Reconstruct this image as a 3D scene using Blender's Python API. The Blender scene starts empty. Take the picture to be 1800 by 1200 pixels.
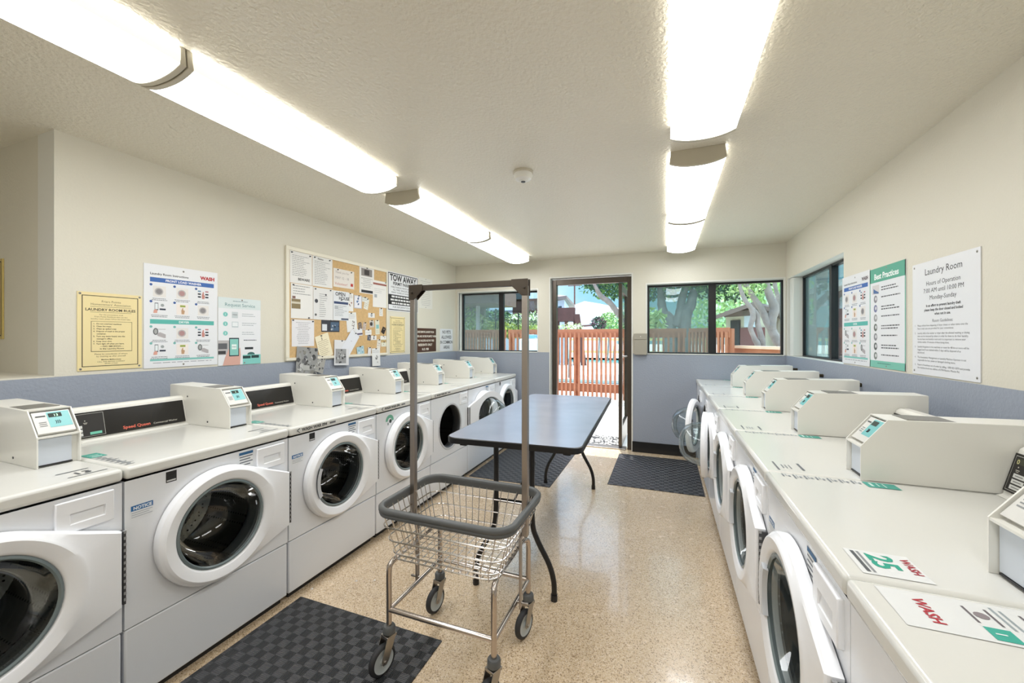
import bpy, bmesh, math, random
from mathutils import Vector, Matrix
C = bpy.context.scene.collection
PI = math.pi
R = math.radians
# ------------------------------------------------------------ camera
YAW = math.atan2(268.5, 700.0)
EYE = 1.41
cam = bpy.data.cameras.new('camera')
cam.sensor_width = 36.0
cam.sensor_fit = 'HORIZONTAL'
cam.lens = 14.0
cam.shift_y = -6.9 / 1800.0
cam.clip_start = 0.02
cam.clip_end = 400
camo = bpy.data.objects.new('camera', cam)
camo.location = (0, 0, EYE)
camo.rotation_euler = (PI / 2, 0, YAW)
C.objects.link(camo)
bpy.context.scene.camera = camo
vs = bpy.context.scene.view_settings
vs.view_transform = 'Standard'
vs.look = 'None'
vs.gamma = 1
vs.exposure = 0.72
vs.use_curve_mapping = False
LAMP = 6.7          # fluorescent lens radiance
SKY = 1.0
SUN = 3.6
# ------------------------------------------------------------ world: clear sky with thin cloud
w = bpy.data.worlds.new('sky')
bpy.context.scene.world = w
w.use_nodes = True
nt = w.node_tree
nt.nodes.clear()
tc = nt.nodes.new('ShaderNodeTexCoord')
sx = nt.nodes.new('ShaderNodeSeparateXYZ')
cr = nt.nodes.new('ShaderNodeValToRGB')
nz = nt.nodes.new('ShaderNodeTexNoise')
mx = nt.nodes.new('ShaderNodeMix')
mx.data_type = 'RGBA'
bg = nt.nodes.new('ShaderNodeBackground')
ou = nt.nodes.new('ShaderNodeOutputWorld')
rmp = nt.nodes.new('ShaderNodeMapRange')
nt.links.new(tc.outputs['Generated'], sx.inputs[0])
nt.links.new(sx.outputs['Z'], cr.inputs[0])
nt.links.new(tc.outputs['Generated'], nz.inputs['Vector'])
nz.inputs['Scale'].default_value = 3.0
nz.inputs['Detail'].default_value = 6
rmp.inputs['From Min'].default_value = 0.5
rmp.inputs['From Max'].default_value = 0.75
rmp.inputs['To Max'].default_value = 0.5
nt.links.new(nz.outputs['Fac'], rmp.inputs['Value'])
nt.links.new(rmp.outputs[0], mx.inputs['Factor'])
cr.color_ramp.elements[0].position = 0.0
cr.color_ramp.elements[0].color = (0.30, 0.52, 0.58, 1)
cr.color_ramp.elements[1].position = 0.16
cr.color_ramp.elements[1].color = (0.22, 0.50, 0.66, 1)
_e = cr.color_ramp.elements.new(0.55)      # high sky above the view, brightened to add daylight indoors
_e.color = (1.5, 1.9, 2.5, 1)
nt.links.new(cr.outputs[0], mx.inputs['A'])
mx.inputs['B'].default_value = (0.75, 0.78, 0.8, 1)
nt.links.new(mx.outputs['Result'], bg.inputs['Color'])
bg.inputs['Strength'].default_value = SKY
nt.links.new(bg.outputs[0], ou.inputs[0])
# ------------------------------------------------------------ sun
sd = bpy.data.lights.new('sun', 'SUN')
sd.energy = SUN
sd.angle = R(0.6)
sd.color = (1.0, 0.96, 0.9)
so = bpy.data.objects.new('sun', sd)
C.objects.link(so)
so.rotation_euler = Vector((-0.13, 0.50, 2.12)).to_track_quat('Z', 'Y').to_euler()

# ============================================================ helpers
def lin(c):
    if isinstance(c, str):
        c = tuple(int(c[i:i + 2], 16) for i in (0, 2, 4))
    o = []
    for v in c[:3]:
        v = v / 255.0
        o.append(v / 12.92 if v <= 0.04045 else ((v + 0.055) / 1.055) ** 2.4)
    return (o[0], o[1], o[2], 1.0)

MATS = {}
def mat(name, col=(200, 200, 200), rough=0.5, metal=0.0, bump=None, var=None, spec=0.5, coat=0.0, emit=None):
    """bump=(scale, strength, distance, detail); var=(scale, amount)"""
    if name in MATS:
        return MATS[name]
    m = bpy.data.materials.new(name)
    m.use_nodes = True
    t = m.node_tree
    b = t.nodes['Principled BSDF']
    b.inputs['Base Color'].default_value = lin(col)
    b.inputs['Roughness'].default_value = rough
    b.inputs['Metallic'].default_value = metal
    b.inputs['Specular IOR Level'].default_value = spec
    b.inputs['Coat Weight'].default_value = coat
    b.inputs['Coat Roughness'].default_value = 0.05
    if bump or var:
        co = t.nodes.new('ShaderNodeTexCoord')
        if bump:
            n = t.nodes.new('ShaderNodeTexNoise')
            n.inputs['Scale'].default_value = bump[0]
            n.inputs['Detail'].default_value = bump[3] if len(bump) > 3 else 3
            t.links.new(co.outputs['Object'], n.inputs['Vector'])
            bp = t.nodes.new('ShaderNodeBump')
            bp.inputs['Strength'].default_value = bump[1]
            bp.inputs['Distance'].default_value = bump[2]
            t.links.new(n.outputs['Fac'], bp.inputs['Height'])
            t.links.new(bp.outputs[0], b.inputs['Normal'])
        if var:
            n2 = t.nodes.new('ShaderNodeTexNoise')
            n2.inputs['Scale'].default_value = var[0]
            n2.inputs['Detail'].default_value = 5
            t.links.new(co.outputs['Object'], n2.inputs['Vector'])
            mr = t.nodes.new('ShaderNodeMapRange')
            mr.inputs['From Min'].default_value = 0.3
            mr.inputs['From Max'].default_value = 0.7
            mr.inputs['To Min'].default_value = 1 - var[1]
            mr.inputs['To Max'].default_value = 1 + var[1]
            t.links.new(n2.outputs['Fac'], mr.inputs['Value'])
            hv = t.nodes.new('ShaderNodeHueSaturation')
            hv.inputs['Color'].default_value = lin(col)
            t.links.new(mr.outputs[0], hv.inputs['Value'])
            t.links.new(hv.outputs[0], b.inputs['Base Color'])
    if emit:
        b.inputs['Emission Color'].default_value = lin(emit[0])
        b.inputs['Emission Strength'].default_value = emit[1]
    MATS[name] = m
    return m

def glass(name, tint=(255, 255, 255), refl=0.06, rough=0.0):
    if name in MATS:
        return MATS[name]
    m = bpy.data.materials.new(name)
    m.use_nodes = True
    t = m.node_tree
    t.nodes.clear()
    o = t.nodes.new('ShaderNodeOutputMaterial')
    mxs = t.nodes.new('ShaderNodeMixShader')
    tr = t.nodes.new('ShaderNodeBsdfTransparent')
    gl = t.nodes.new('ShaderNodeBsdfGlossy')
    lw = t.nodes.new('ShaderNodeLayerWeight')
    ma = t.nodes.new('ShaderNodeMath')
    ma.operation = 'MULTIPLY_ADD'
    lw.inputs['Blend'].default_value = 0.25
    ma.inputs[1].default_value = 0.6
    ma.inputs[2].default_value = refl
    tr.inputs['Color'].default_value = lin(tint)
    gl.inputs['Roughness'].default_value = rough
    t.links.new(lw.outputs['Fresnel'], ma.inputs[0])
    t.links.new(ma.outputs[0], mxs.inputs[0])
    t.links.new(tr.outputs[0], mxs.inputs[1])
    t.links.new(gl.outputs[0], mxs.inputs[2])
    t.links.new(mxs.outputs[0], o.inputs[0])
    MATS[name] = m
    return m

def flat(col):
    """ink / paint of one colour"""
    if isinstance(col, bpy.types.Material):
        return col
    return mat('ink_' + (col if isinstance(col, str) else '_'.join(map(str, col))), col, 0.55)

_txt = {}
def text_mesh(body, size, bold=0.0, align='LEFT'):
    k = (body, round(size, 5), bold, align)
    if k in _txt:
        return _txt[k]
    cu = bpy.data.curves.new('t', 'FONT')
    cu.body = body
    cu.size = size
    cu.offset = bold * size
    cu.align_x = align
    cu.resolution_u = 2
    ob = bpy.data.objects.new('t', cu)
    C.objects.link(ob)
    dg = bpy.context.evaluated_depsgraph_get()
    me = bpy.data.meshes.new_from_object(ob.evaluated_get(dg))
    v = [tuple(p.co) for p in me.vertices]
    f = [tuple(p.vertices) for p in me.polygons]
    bpy.data.objects.remove(ob)
    bpy.data.curves.remove(cu)
    bpy.data.meshes.remove(me)
    _txt[k] = (v, f)
    return v, f

class MB:
    def __init__(s):
        s.v = []
        s.f = []
        s.m = []
        s.mats = []
        s.M = Matrix.Identity(4)
        s.cur = 0
    def use(s, m):
        m = flat(m)
        if m not in s.mats:
            s.mats.append(m)
        s.cur = s.mats.index(m)
        return s
    def add(s, vs_, fs_):
        b = len(s.v)
        for p in vs_:
            s.v.append(tuple(s.M @ Vector(p)))
        for f in fs_:
            s.f.append(tuple(b + i for i in f))
            s.m.append(s.cur)
        return s
    def box(s, x0, x1, y0, y1, z0, z1):
        return s.add([(x0, y0, z0), (x1, y0, z0), (x1, y1, z0), (x0, y1, z0), (x0, y0, z1), (x1, y0, z1), (x1, y1, z1), (x0, y1, z1)],
                     [(0, 3, 2, 1), (4, 5, 6, 7), (0, 1, 5, 4), (1, 2, 6, 5), (2, 3, 7, 6), (3, 0, 4, 7)])
    def prism(s, poly, axis, a, b):
        """poly 2D in remaining axes order (x:(y,z) y:(x,z) z:(x,y))"""
        n = len(poly)
        def P(p, t):
            return (t, p[0], p[1]) if axis == 'x' else (p[0], t, p[1]) if axis == 'y' else (p[0], p[1], t)
        v = [P(p, a) for p in poly] + [P(p, b) for p in poly]
        f = [tuple(range(n))[::-1], tuple(range(n, 2 * n))] + [(i, (i + 1) % n, n + (i + 1) % n, n + i) for i in range(n)]
        return s.add(v, f)
    def tube(s, pts, r, n=8, closed=False, caps=True, rs=None):
        pts = [Vector(p) for p in pts]
        N = len(pts)
        rings = []
        up = None
        for i, p in enumerate(pts):
            if closed:
                d = (pts[(i + 1) % N] - pts[i - 1]).normalized()
            else:
                d = (pts[min(i + 1, N - 1)] - pts[max(i - 1, 0)]).normalized()
            if up is None:
                up = Vector((0, 0, 1)) if abs(d.z) < 0.9 else Vector((1, 0, 0))
            a = d.cross(up)
            if a.length < 1e-5:
                a = d.cross(Vector((0.3, 1, 0.2)))
            a.normalize()
            up = a.cross(d).normalized()
            rr = rs[i] if rs else r
            rings.append([tuple(p + rr * (math.cos(2 * PI * k / n) * a + math.sin(2 * PI * k / n) * up)) for k in range(n)])
        v = [q for g in rings for q in g]
        f = []
        for i in range(N if closed else N - 1):
            j = (i + 1) % N
            for k in range(n):
                k2 = (k + 1) % n
                f.append((i * n + k, i * n + k2, j * n + k2, j * n + k))
        if caps and not closed:
            f.append(tuple(range(n))[::-1])
            f.append(tuple((N - 1) * n + k for k in range(n)))
        return s.add(v, f)
    def revolve(s, prof, c, axis='y', n=48, closed=False):
        """prof [(r, t)] r radius, t along axis"""
        v = []
        for r, t in prof:
            for k in range(n):
                a = 2 * PI * k / n
                ca, sa = r * math.cos(a), r * math.sin(a)
                if axis == 'y':
                    v.append((c[0] + ca, c[1] + t, c[2] + sa))
                elif axis == 'x':
                    v.append((c[0] + t, c[1] + ca, c[2] + sa))
                else:
                    v.append((c[0] + ca, c[1] + sa, c[2] + t))
        f = []
        m = len(prof)
        for i in range(m if closed else m - 1):
            j = (i + 1) % m
            for k in range(n):
                k2 = (k + 1) % n
                f.append((i * n + k, i * n + k2, j * n + k2, j * n + k))
        return s.add(v, f)
    def sweep(s, path, prof):
        """closed horizontal path [(x,y,nx,ny)] with a closed profile [(out,z)]"""
        n = len(prof)
        v = [(x + nx * o, y + ny * o, z) for (x, y, nx, ny) in path for (o, z) in prof]
        f = []
        N = len(path)
        for i in range(N):
            j = (i + 1) % N
            for k in range(n):
                k2 = (k + 1) % n
                f.append((i * n + k, i * n + k2, j * n + k2, j * n + k))
        return s.add(v, f)
    # drawing on a vertical face that looks toward -y ; coordinates (x, z)
    def rect(s, x0, x1, z0, z1, y, col):
        s.use(col)
        return s.add([(x0, y, z0), (x1, y, z0), (x1, y, z1), (x0, y, z1)], [(0, 1, 2, 3)])
    def disc(s, x, z, r, y, col, n=20, rz=None):
        s.use(col)
        rz = rz or r
        return s.add([(x + r * math.cos(2 * PI * k / n), y, z + rz * math.sin(2 * PI * k / n)) for k in range(n)], [tuple(range(n))])
    def text(s, body, x, z, size, y, col, align='LEFT', bold=0.0, sx_=1.0):
        s.use(col)
        v, f = text_mesh(body, size, bold, align)
        return s.add([(x + p[0] * sx_, y, z + p[1]) for p in v], f)
    def build(s, name, parent=None, m=None, bevel=0.0, seg=2, smooth=35, loc=None, rot=None):
        if m is not None:
            s.mats = [m]
            s.m = [0] * len(s.f)
        me = bpy.data.meshes.new(name)
        me.from_pydata(s.v, [], s.f)
        for k in s.mats:
            me.materials.append(k)
        me.polygons.foreach_set('material_index', s.m)
        me.validate()
        bm = bmesh.new()
        bm.from_mesh(me)
        if len(s.f) < 60000:
            bmesh.ops.remove_doubles(bm, verts=bm.verts, dist=1e-6)
        bmesh.ops.recalc_face_normals(bm, faces=bm.faces) if smooth is not None else None
        if smooth:
            lim = R(smooth)
            for f in bm.faces:
                f.smooth = True
            for e in bm.edges:
                if len(e.link_faces) == 2:
                    e.smooth = e.calc_face_angle(0) < lim
                else:
                    e.smooth = False
        bm.to_mesh(me)
        bm.free()
        o = bpy.data.objects.new(name, me)
        C.objects.link(o)
        if parent:
            o.parent = parent
        if loc:
            o.location = loc
        if rot:
            o.rotation_euler = rot
        if bevel:
            b = o.modifiers.new('bevel', 'BEVEL')
            b.width = bevel
            b.segments = seg
            b.limit_method = 'ANGLE'
            b.angle_limit = R(40)
        return o

def thing(name, label, cat, loc=(0, 0, 0), rz=0.0, group=None):
    o = bpy.data.objects.new(name, None)
    o.empty_display_size = 0.1
    C.objects.link(o)
    o.location = loc
    o.rotation_euler = (0, 0, rz)
    o['label'] = label
    o['category'] = cat
    if group:
        o['group'] = group
    return o
def tag(o, label, cat, group=None, kind=None):
    o['label'] = label
    o['category'] = cat
    if group:
        o['group'] = group
    if kind:
        o['kind'] = kind
    return o
def struct(o):
    o['kind'] = 'structure'
    return o
def px(u, v, Y):
    """point of the plane y=Y that lies on the sight line of a photo position (outdoor layout)"""
    c, n = math.cos(YAW), math.sin(YAW)
    a = (u - 900) / 700.0
    t = Y / (a * n + c)
    return Vector((t * (a * c - n), Y, EYE - t * (v - 593.1) / 700.0))
def pz(u, v, Z=0.0):
    c, n = math.cos(YAW), math.sin(YAW)
    a = (u - 900) / 700.0
    t = (Z - EYE) / (-(v - 593.1) / 700.0)
    return Vector((t * (a * c - n), t * (a * n + c), Z))

# ============================================================ materials
CREAM = mat('cream_wall_paint', (220, 215, 200), 0.55, bump=(95, 0.35, 0.004), var=(0.9, 0.02))
BLUE = mat('grey_blue_wall_paint', (156, 163, 176), 0.38, bump=(70, 0.6, 0.004), var=(1.2, 0.03))
TRIMW = mat('white_trim_paint', (228, 227, 220), 0.45)
CEILM = mat('tan_textured_ceiling', (236, 230, 214), 0.34, bump=(62, 0.9, 0.011, 4))
WHITE = mat('white_enamel', (236, 238, 242), 0.2, spec=0.5)
WHITE2 = mat('white_plastic', (245, 246, 249), 0.25)
CREAMM = mat('off_white_powder_coat', (234, 232, 224), 0.3, bump=(500, 0.08, 0.001))
BLACKP = mat('black_plastic', (22, 22, 24), 0.4)
BLACKG = mat('black_gloss_panel', (28, 26, 24), 0.18)
DARKM = mat('black_metal', (18, 18, 20), 0.35)
CHROME = mat('chrome_wire', (205, 200, 195), 0.18, metal=1.0)
STEEL = mat('brushed_steel', (170, 165, 158), 0.3, metal=1.0)
BRONZE = mat('dark_bronze_metal', (84, 76, 68), 0.32, metal=0.6)
GREYR = mat('grey_rubber_bumper', (88, 90, 90), 0.42)
DARKR = mat('dark_rubber', (45, 45, 47), 0.6)
HUB = mat('pale_grey_plastic_hub', (188, 194, 194), 0.35)
GASK = mat('dark_grey_gasket', (60, 62, 64), 0.45)
TEAL = mat('teal_reader_face', (120, 190, 190), 0.3)
DOORG = glass('washer_door_glass', (242, 248, 248), 0.05)
WING = glass('window_glass', (245, 252, 250), 0.02)
WINS = glass('screened_window_glass', (205, 218, 216), 0.03)
_t = WINS.node_tree
_o = [n for n in _t.nodes if n.type == 'OUTPUT_MATERIAL'][0]
_src = _o.inputs[0].links[0].from_socket
_d = _t.nodes.new('ShaderNodeBsdfTranslucent')
_d.inputs['Color'].default_value = lin((170, 190, 186))
_m = _t.nodes.new('ShaderNodeMixShader')
_m.inputs[0].default_value = 0.10
_t.links.new(_src, _m.inputs[1])
_t.links.new(_d.outputs[0], _m.inputs[2])
_t.links.new(_m.outputs[0], _o.inputs[0])
BROWNW = mat('brown_stained_wood', (172, 108, 76), 0.7, var=(6, 0.12))
DARKW = mat('dark_brown_wood', (96, 66, 60), 0.7, var=(4, 0.1))

def drum_mat():
    m = mat('perforated_drum_steel', (120, 118, 115), 0.28, metal=1.0)
    t = m.node_tree
    b = t.nodes['Principled BSDF']
    co = t.nodes.new('ShaderNodeTexCoord')
    vo = t.nodes.new('ShaderNodeTexVoronoi')
    vo.inputs['Scale'].default_value = 55
    vo.inputs['Randomness'].default_value = 0.0
    lt = t.nodes.new('ShaderNodeMath')
    lt.operation = 'LESS_THAN'
    lt.inputs[1].default_value = 0.24
    mxn = t.nodes.new('ShaderNodeMix')
    mxn.data_type = 'RGBA'
    mxn.inputs['A'].default_value = lin((120, 118, 115))
    mxn.inputs['B'].default_value = lin((12, 12, 12))
    t.links.new(co.outputs['Object'], vo.inputs['Vector'])
    t.links.new(vo.outputs['Distance'], lt.inputs[0])
    t.links.new(lt.outputs[0], mxn.inputs['Factor'])
    t.links.new(mxn.outputs['Result'], b.inputs['Base Color'])
    return m
DRUM = drum_mat()

def floor_mat():
    m = mat('speckled_tan_epoxy_floor', (190, 165, 130), 0.2, spec=0.8, coat=0.25)
    t = m.node_tree
    b = t.nodes['Principled BSDF']
    co = t.nodes.new('ShaderNodeTexCoord')
    def noise(sc, det=2):
        n = t.nodes.new('ShaderNodeTexNoise')
        n.inputs['Scale'].default_value = sc
        n.inputs['Detail'].default_value = det
        t.links.new(co.outputs['Object'], n.inputs['Vector'])
        return n
    v = t.nodes.new('ShaderNodeTexVoronoi')
    v.inputs['Scale'].default_value = 230
    t.links.new(co.outputs['Object'], v.inputs['Vector'])
    r = t.nodes.new('ShaderNodeValToRGB')
    e = r.color_ramp.elements
    r.color_ramp.interpolation = 'CONSTANT'
    e[0].position = 0
    e[0].color = lin((160, 136, 108))
    e[1].position = 0.13
    e[1].color = lin((214, 190, 158))
    for p, c_ in ((0.45, (220, 198, 168)), (0.72, (204, 178, 144)), (0.9, (232, 214, 190))):
        k = e.new(p)
        k.color = lin(c_)
    sp = t.nodes.new('ShaderNodeSeparateColor')
    t.links.new(v.outputs['Color'], sp.inputs[0])
    t.links.new(sp.outputs[0], r.inputs[0])
    n = noise(1.2, 4)
    mr = t.nodes.new('ShaderNodeMapRange')
    mr.inputs['From Min'].default_value = 0.3
    mr.inputs['From Max'].default_value = 0.7
    mr.inputs['To Min'].default_value = 0.9
    mr.inputs['To Max'].default_value = 1.08
    t.links.new(n.outputs['Fac'], mr.inputs[0])
    hv = t.nodes.new('ShaderNodeHueSaturation')
    t.links.new(r.outputs[0], hv.inputs['Color'])
    t.links.new(mr.outputs[0], hv.inputs['Value'])
    t.links.new(hv.outputs[0], b.inputs['Base Color'])
    n2 = noise(14, 4)
    mr2 = t.nodes.new('ShaderNodeMapRange')
    mr2.inputs['To Min'].default_value = 0.12
    mr2.inputs['To Max'].default_value = 0.36
    t.links.new(n2.outputs['Fac'], mr2.inputs[0])
    t.links.new(mr2.outputs[0], b.inputs['Roughness'])
    bp = t.nodes.new('ShaderNodeBump')
    bp.inputs['Strength'].default_value = 0.12
    bp.inputs['Distance'].default_value = 0.004
    n3 = noise(45, 3)
    t.links.new(n3.outputs['Fac'], bp.inputs['Height'])
    t.links.new(bp.outputs[0], b.inputs['Normal'])
    return m
FLOORM = floor_mat()

def mat_rubber():
    """basket weave rubber mat: square tiles with ribs in alternating directions"""
    m = mat('ribbed_black_rubber', (48, 50, 54), 0.42)
    t = m.node_tree
    b = t.nodes['Principled BSDF']
    co = t.nodes.new('ShaderNodeTexCoord')
    ch = t.nodes.new('ShaderNodeTexChecker')
    ch.inputs['Scale'].default_value = 24
    t.links.new(co.outputs['Object'], ch.inputs['Vector'])
    def wave(ax):
        wv = t.nodes.new('ShaderNodeTexWave')
        wv.bands_direction = ax
        wv.inputs['Scale'].default_value = 42
        t.links.new(co.outputs['Object'], wv.inputs['Vector'])
        return wv
    a, c_ = wave('X'), wave('Y')
    mi = t.nodes.new('ShaderNodeMix')
    t.links.new(ch.outputs['Fac'], mi.inputs['Factor'])
    t.links.new(a.outputs['Fac'], mi.inputs[2])
    t.links.new(c_.outputs['Fac'], mi.inputs[3])
    bp = t.nodes.new('ShaderNodeBump')
    bp.inputs['Strength'].default_value = 0.8
    bp.inputs['Distance'].default_value = 0.004
    t.links.new(mi.outputs[0], bp.inputs['Height'])
    t.links.new(bp.outputs[0], b.inputs['Normal'])
    mc = t.nodes.new('ShaderNodeMix')
    mc.data_type = 'RGBA'
    mc.inputs['A'].default_value = lin((40, 41, 43))
    mc.inputs['B'].default_value = lin((80, 80, 82))
    t.links.new(ch.outputs['Fac'], mc.inputs['Factor'])
    t.links.new(mc.outputs['Result'], b.inputs['Base Color'])
    return m
MATM = mat_rubber()

# ============================================================ room shell
XL, XR, YB, YN, H, PZ = -2.853, 1.24, 5.14, -1.6, 2.452, 1.213
T = 0.16
def wall(name, o, ux, nx, L, holes, out_m, s0=0.0, zb=-0.02, ztop=H + 0.15):
    """wall: origin o (x,y), along ux, outward normal nx, length L, holes (s0,s1,z0,z1)"""
    b = MB()
    ss = sorted({s0, L} | {h[0] for h in holes} | {h[1] for h in holes})
    zs = sorted({zb, PZ, ztop} | {h[2] for h in holes} | {h[3] for h in holes})
    def P(s_, z, d):
        return (o[0] + ux[0] * s_ + nx[0] * d, o[1] + ux[1] * s_ + nx[1] * d, z)
    def inside(s_, z):
        return any(h[0] < s_ < h[1] and h[2] < z < h[3] for h in holes)
    for i in range(len(ss) - 1):
        for j in range(len(zs) - 1):
            a0, a1, z0, z1 = ss[i], ss[i + 1], zs[j], zs[j + 1]
            if a1 - a0 < 1e-6 or z1 - z0 < 1e-6 or inside((a0 + a1) / 2, (z0 + z1) / 2):
                continue
            b.use(BLUE if z1 <= PZ + 1e-6 else CREAM)
            b.add([P(a0, z0, 0), P(a1, z0, 0), P(a1, z1, 0), P(a0, z1, 0)], [(0, 1, 2, 3)])
            b.use(out_m)
            b.add([P(a0, z0, T), P(a1, z0, T), P(a1, z1, T), P(a0, z1, T)], [(0, 3, 2, 1)])
    b.use(TRIMW)
    for h in holes:
        a0, a1, z0, z1 = h
        b.add([P(a0, z0, 0), P(a0, z1, 0), P(a0, z1, T), P(a0, z0, T)], [(0, 1, 2, 3)])
        b.add([P(a1, z0, 0), P(a1, z1, 0), P(a1, z1, T), P(a1, z0, T)], [(0, 3, 2, 1)])
        b.add([P(a0, z1, 0), P(a1, z1, 0), P(a1, z1, T), P(a0, z1, T)], [(0, 1, 2, 3)])
        if z0 > 0.05:
            b.add([P(a0, z0, 0), P(a1, z0, 0), P(a1, z0, T), P(a0, z0, T)], [(0, 3, 2, 1)])
    for a in (s0, L):
        b.add([P(a, zb, 0), P(a, ztop, 0), P(a, ztop, T), P(a, zb, T)], [(0, 1, 2, 3)])
    b.use(out_m)
    b.add([P(s0, ztop, 0), P(L, ztop, 0), P(L, ztop, T), P(s0, ztop, T)], [(0, 1, 2, 3)])
    return struct(b.build(name, smooth=None))
STUCCO = mat('outside_stucco', (215, 210, 198), 0.9, bump=(60, 0.5, 0.005))
WINZ1 = 2.055
wall('wall_back', (XL - T, YB), (1, 0), (0, 1), XR - XL + 2 * T, [
    (-2.8 - XL + T, -1.605 - XL + T, PZ, WINZ1), (-1.42 - XL + T, -0.385 - XL + T, -0.02, 2.195), (-0.201 - XL + T, XR - XL + T - 0.002, PZ, WINZ1)], STUCCO)
wall('wall_right', (XR, YN), (0, 1), (1, 0), YB - YN, [(3.642 - YN, 5.10 - YN, PZ, 2.045)], STUCCO)
wall('wall_left', (XL, 1.04), (0, 1), (-1, 0), YB - 1.04, [], STUCCO)
b = MB()      # low wall under the alcove, flush with the left wall
b.use(BLUE)
b.box(XL - 1.35, XL, YN, 1.04, -0.02, PZ - 0.001)
b.use(CREAM)
b.box(XL - 1.35, XL, YN, 1.04, PZ - 0.001, PZ + 0.006)
struct(b.build('wall_left_low', smooth=None))
b = MB()      # alcove walls
b.use(CREAM)
b.box(XL - 1.5, XL - T, 1.04, 1.04 + T, PZ + 0.006, H + 0.1)
struct(b.build('wall_alcove_end', smooth=None))
b = MB()
b.use(CREAM)
b.box(XL - 1.5, XL - 1.35, YN, 1.04, -0.02, H + 0.1)
struct(b.build('wall_alcove_side', smooth=None))
b = MB()
b.use(CREAM)
b.box(XL - 1.5, XR + T, YN - T, YN, -0.02, H + 0.1)
struct(b.build('wall_front', smooth=None))
b = MB()
b.box(XL - 1.5, XR + T, YN - T, YB + T, -0.18, 0.0)
struct(b.build('floor', m=FLOORM, smooth=None))
b = MB()
b.box(XL - 1.5, XR + T + 0.45, YN - T, YB + T, H, H + 0.2)
struct(b.build('ceiling', m=CEILM, smooth=None))
# black baseboard on the back wall, either side of the door
b = MB()
b.box(-0.375, 0.34, YB - 0.012, YB - 0.0005, 0.0, 0.13)
struct(b.build('baseboard_back_right', m=BLACKP, bevel=0.002))
b = MB()
b.box(-1.88, -1.43, YB - 0.012, YB - 0.0005, 0.0, 0.13)
struct(b.build('baseboard_back_left', m=BLACKP, bevel=0.002))
# corner post between the two right-hand windows
b = MB()
b.box(XR + 0.004, XR + 0.10, YB - 0.03, YB + 0.10, PZ, WINZ1 - 0.004)
b.box(XR + 0.02, XR + T, YB - 0.18, YB - 0.06, PZ + 0.002, 2.043)
struct(b.build('trim_corner_post', m=TRIMW, bevel=0.004))
# thin plaster trims round the openings (stand a little proud of the wall)
def surround(name, x0, x1, z0, z1, bottom=True):
    b = MB()
    e = 0.018
    y0, y1 = YB - 0.006, YB + 0.02
    b.box(x0 - e, x0, y0, y1, z0, z1 + e)
    b.box(x1, x1 + e, y0, y1, z0, z1 + e)
    b.box(x0, x1, y0, y1, z1, z1 + e)
    if bottom:
        b.box(x0, x1, y0, y1, z0 - 0.006, z0 + 0.004)
    struct(b.build(name, m=TRIMW, bevel=0.003))
surround('trim_door', -1.42, -0.385, 0.0, 2.195, False)
surround('trim_window_left', -2.8, -1.605, PZ, WINZ1)
surround('trim_window_right', -0.201, XR - 0.02, PZ, WINZ1)

# ------------------------------------------------------------ windows (dark sliding frames, two panes each)
def window(name, L, z0, z1, mull, screened):
    """built along local x from 0..L, looking toward -y"""
    r = bpy.data.objects.new(name, None)
    C.objects.link(r)
    struct(r)
    b = MB()
    f = 0.022
    b.box(0, L, 0, 0.05, z0, z0 + 0.016)
    b.box(0, L, 0, 0.05, z1 - f, z1)
    b.box(0, f, 0, 0.05, z0 + 0.016, z1 - f)
    b.box(L - f, L, 0, 0.05, z0 + 0.016, z1 - f)
    b.build('frame', r, m=BLACKP, bevel=0.002)
    b = MB()
    b.box(mull[0], mull[1], -0.006, 0.045, z0 + 0.01, z1 - 0.01)
    b.build('mullion', r, m=BLACKP, bevel=0.003)
    for a, e, sc_ in ((f, mull[0], screened[0]), (mull[1], L - f, screened[1])):
        b = MB()
        b.box(a, e, 0.02, 0.024, z0 + 0.016, z1 - f)
        b.build('pane', r, m=WINS if sc_ else WING, smooth=None)
    return r
wl = window('window_1', 1.195, PZ, WINZ1, (0.592, 0.663), (1, 0))
wl.location = (-2.8, YB + 0.10, 0)
wr = window('window_2', 1.44, PZ, WINZ1, (0.685, 0.764), (1, 0))
wr.location = (-0.201, YB + 0.10, 0)
w3 = window('window_3', 1.28, PZ, 2.045, (0.735, 0.785), (1, 0))
w3.location = (XR + 0.10, 4.955, 0)
w3.rotation_euler = (0, 0, -PI / 2)

# ------------------------------------------------------------ door frame and open glazed door
d = bpy.data.objects.new('door_1', None)
C.objects.link(d)
struct(d)
d.location = (-1.40, YB + 0.02, 0)
b = MB()
b.box(-0.012, 0.045, 0.04, 0.10, 0, 2.18)
b.box(0.960, 1.010, 0.04, 0.10, 0, 2.18)
b.box(0.045, 0.960, 0.04, 0.10, 2.110, 2.18)
b.build('door_frame', d, m=BRONZE, bevel=0.003)
b = MB()
b.box(0.055, 0.945, 0.0, 0.14, 0.0, 0.014)
b.build('threshold', d, m=STEEL, bevel=0.003)
# leaf folded out 90 degrees beside the right jamb
lf = MB()
x0, x1 = 0.850, 0.893
lf.box(x0, x1, 0.06, 0.155, 0.02, 2.10)
lf.box(x0, x1, 0.86, 0.95, 0.02, 2.10)
lf.box(x0, x1, 0.155, 0.86, 0.02, 0.27)
lf.box(x0, x1, 0.155, 0.86, 2.0, 2.10)
leaf = lf.build('door_leaf', d, m=BRONZE, bevel=0.003)
b = MB()
b.box(0.865, 0.871, 0.155, 0.86, 0.27, 2.0)
b.build('door_glass', leaf, m=WING, smooth=None)
b = MB()
b.tube([(0.89, 0.11, 1.17), (0.94, 0.115, 1.17), (0.94, 0.2, 1.17)], 0.009)
b.build('door_handle', leaf, m=STEEL)

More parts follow.
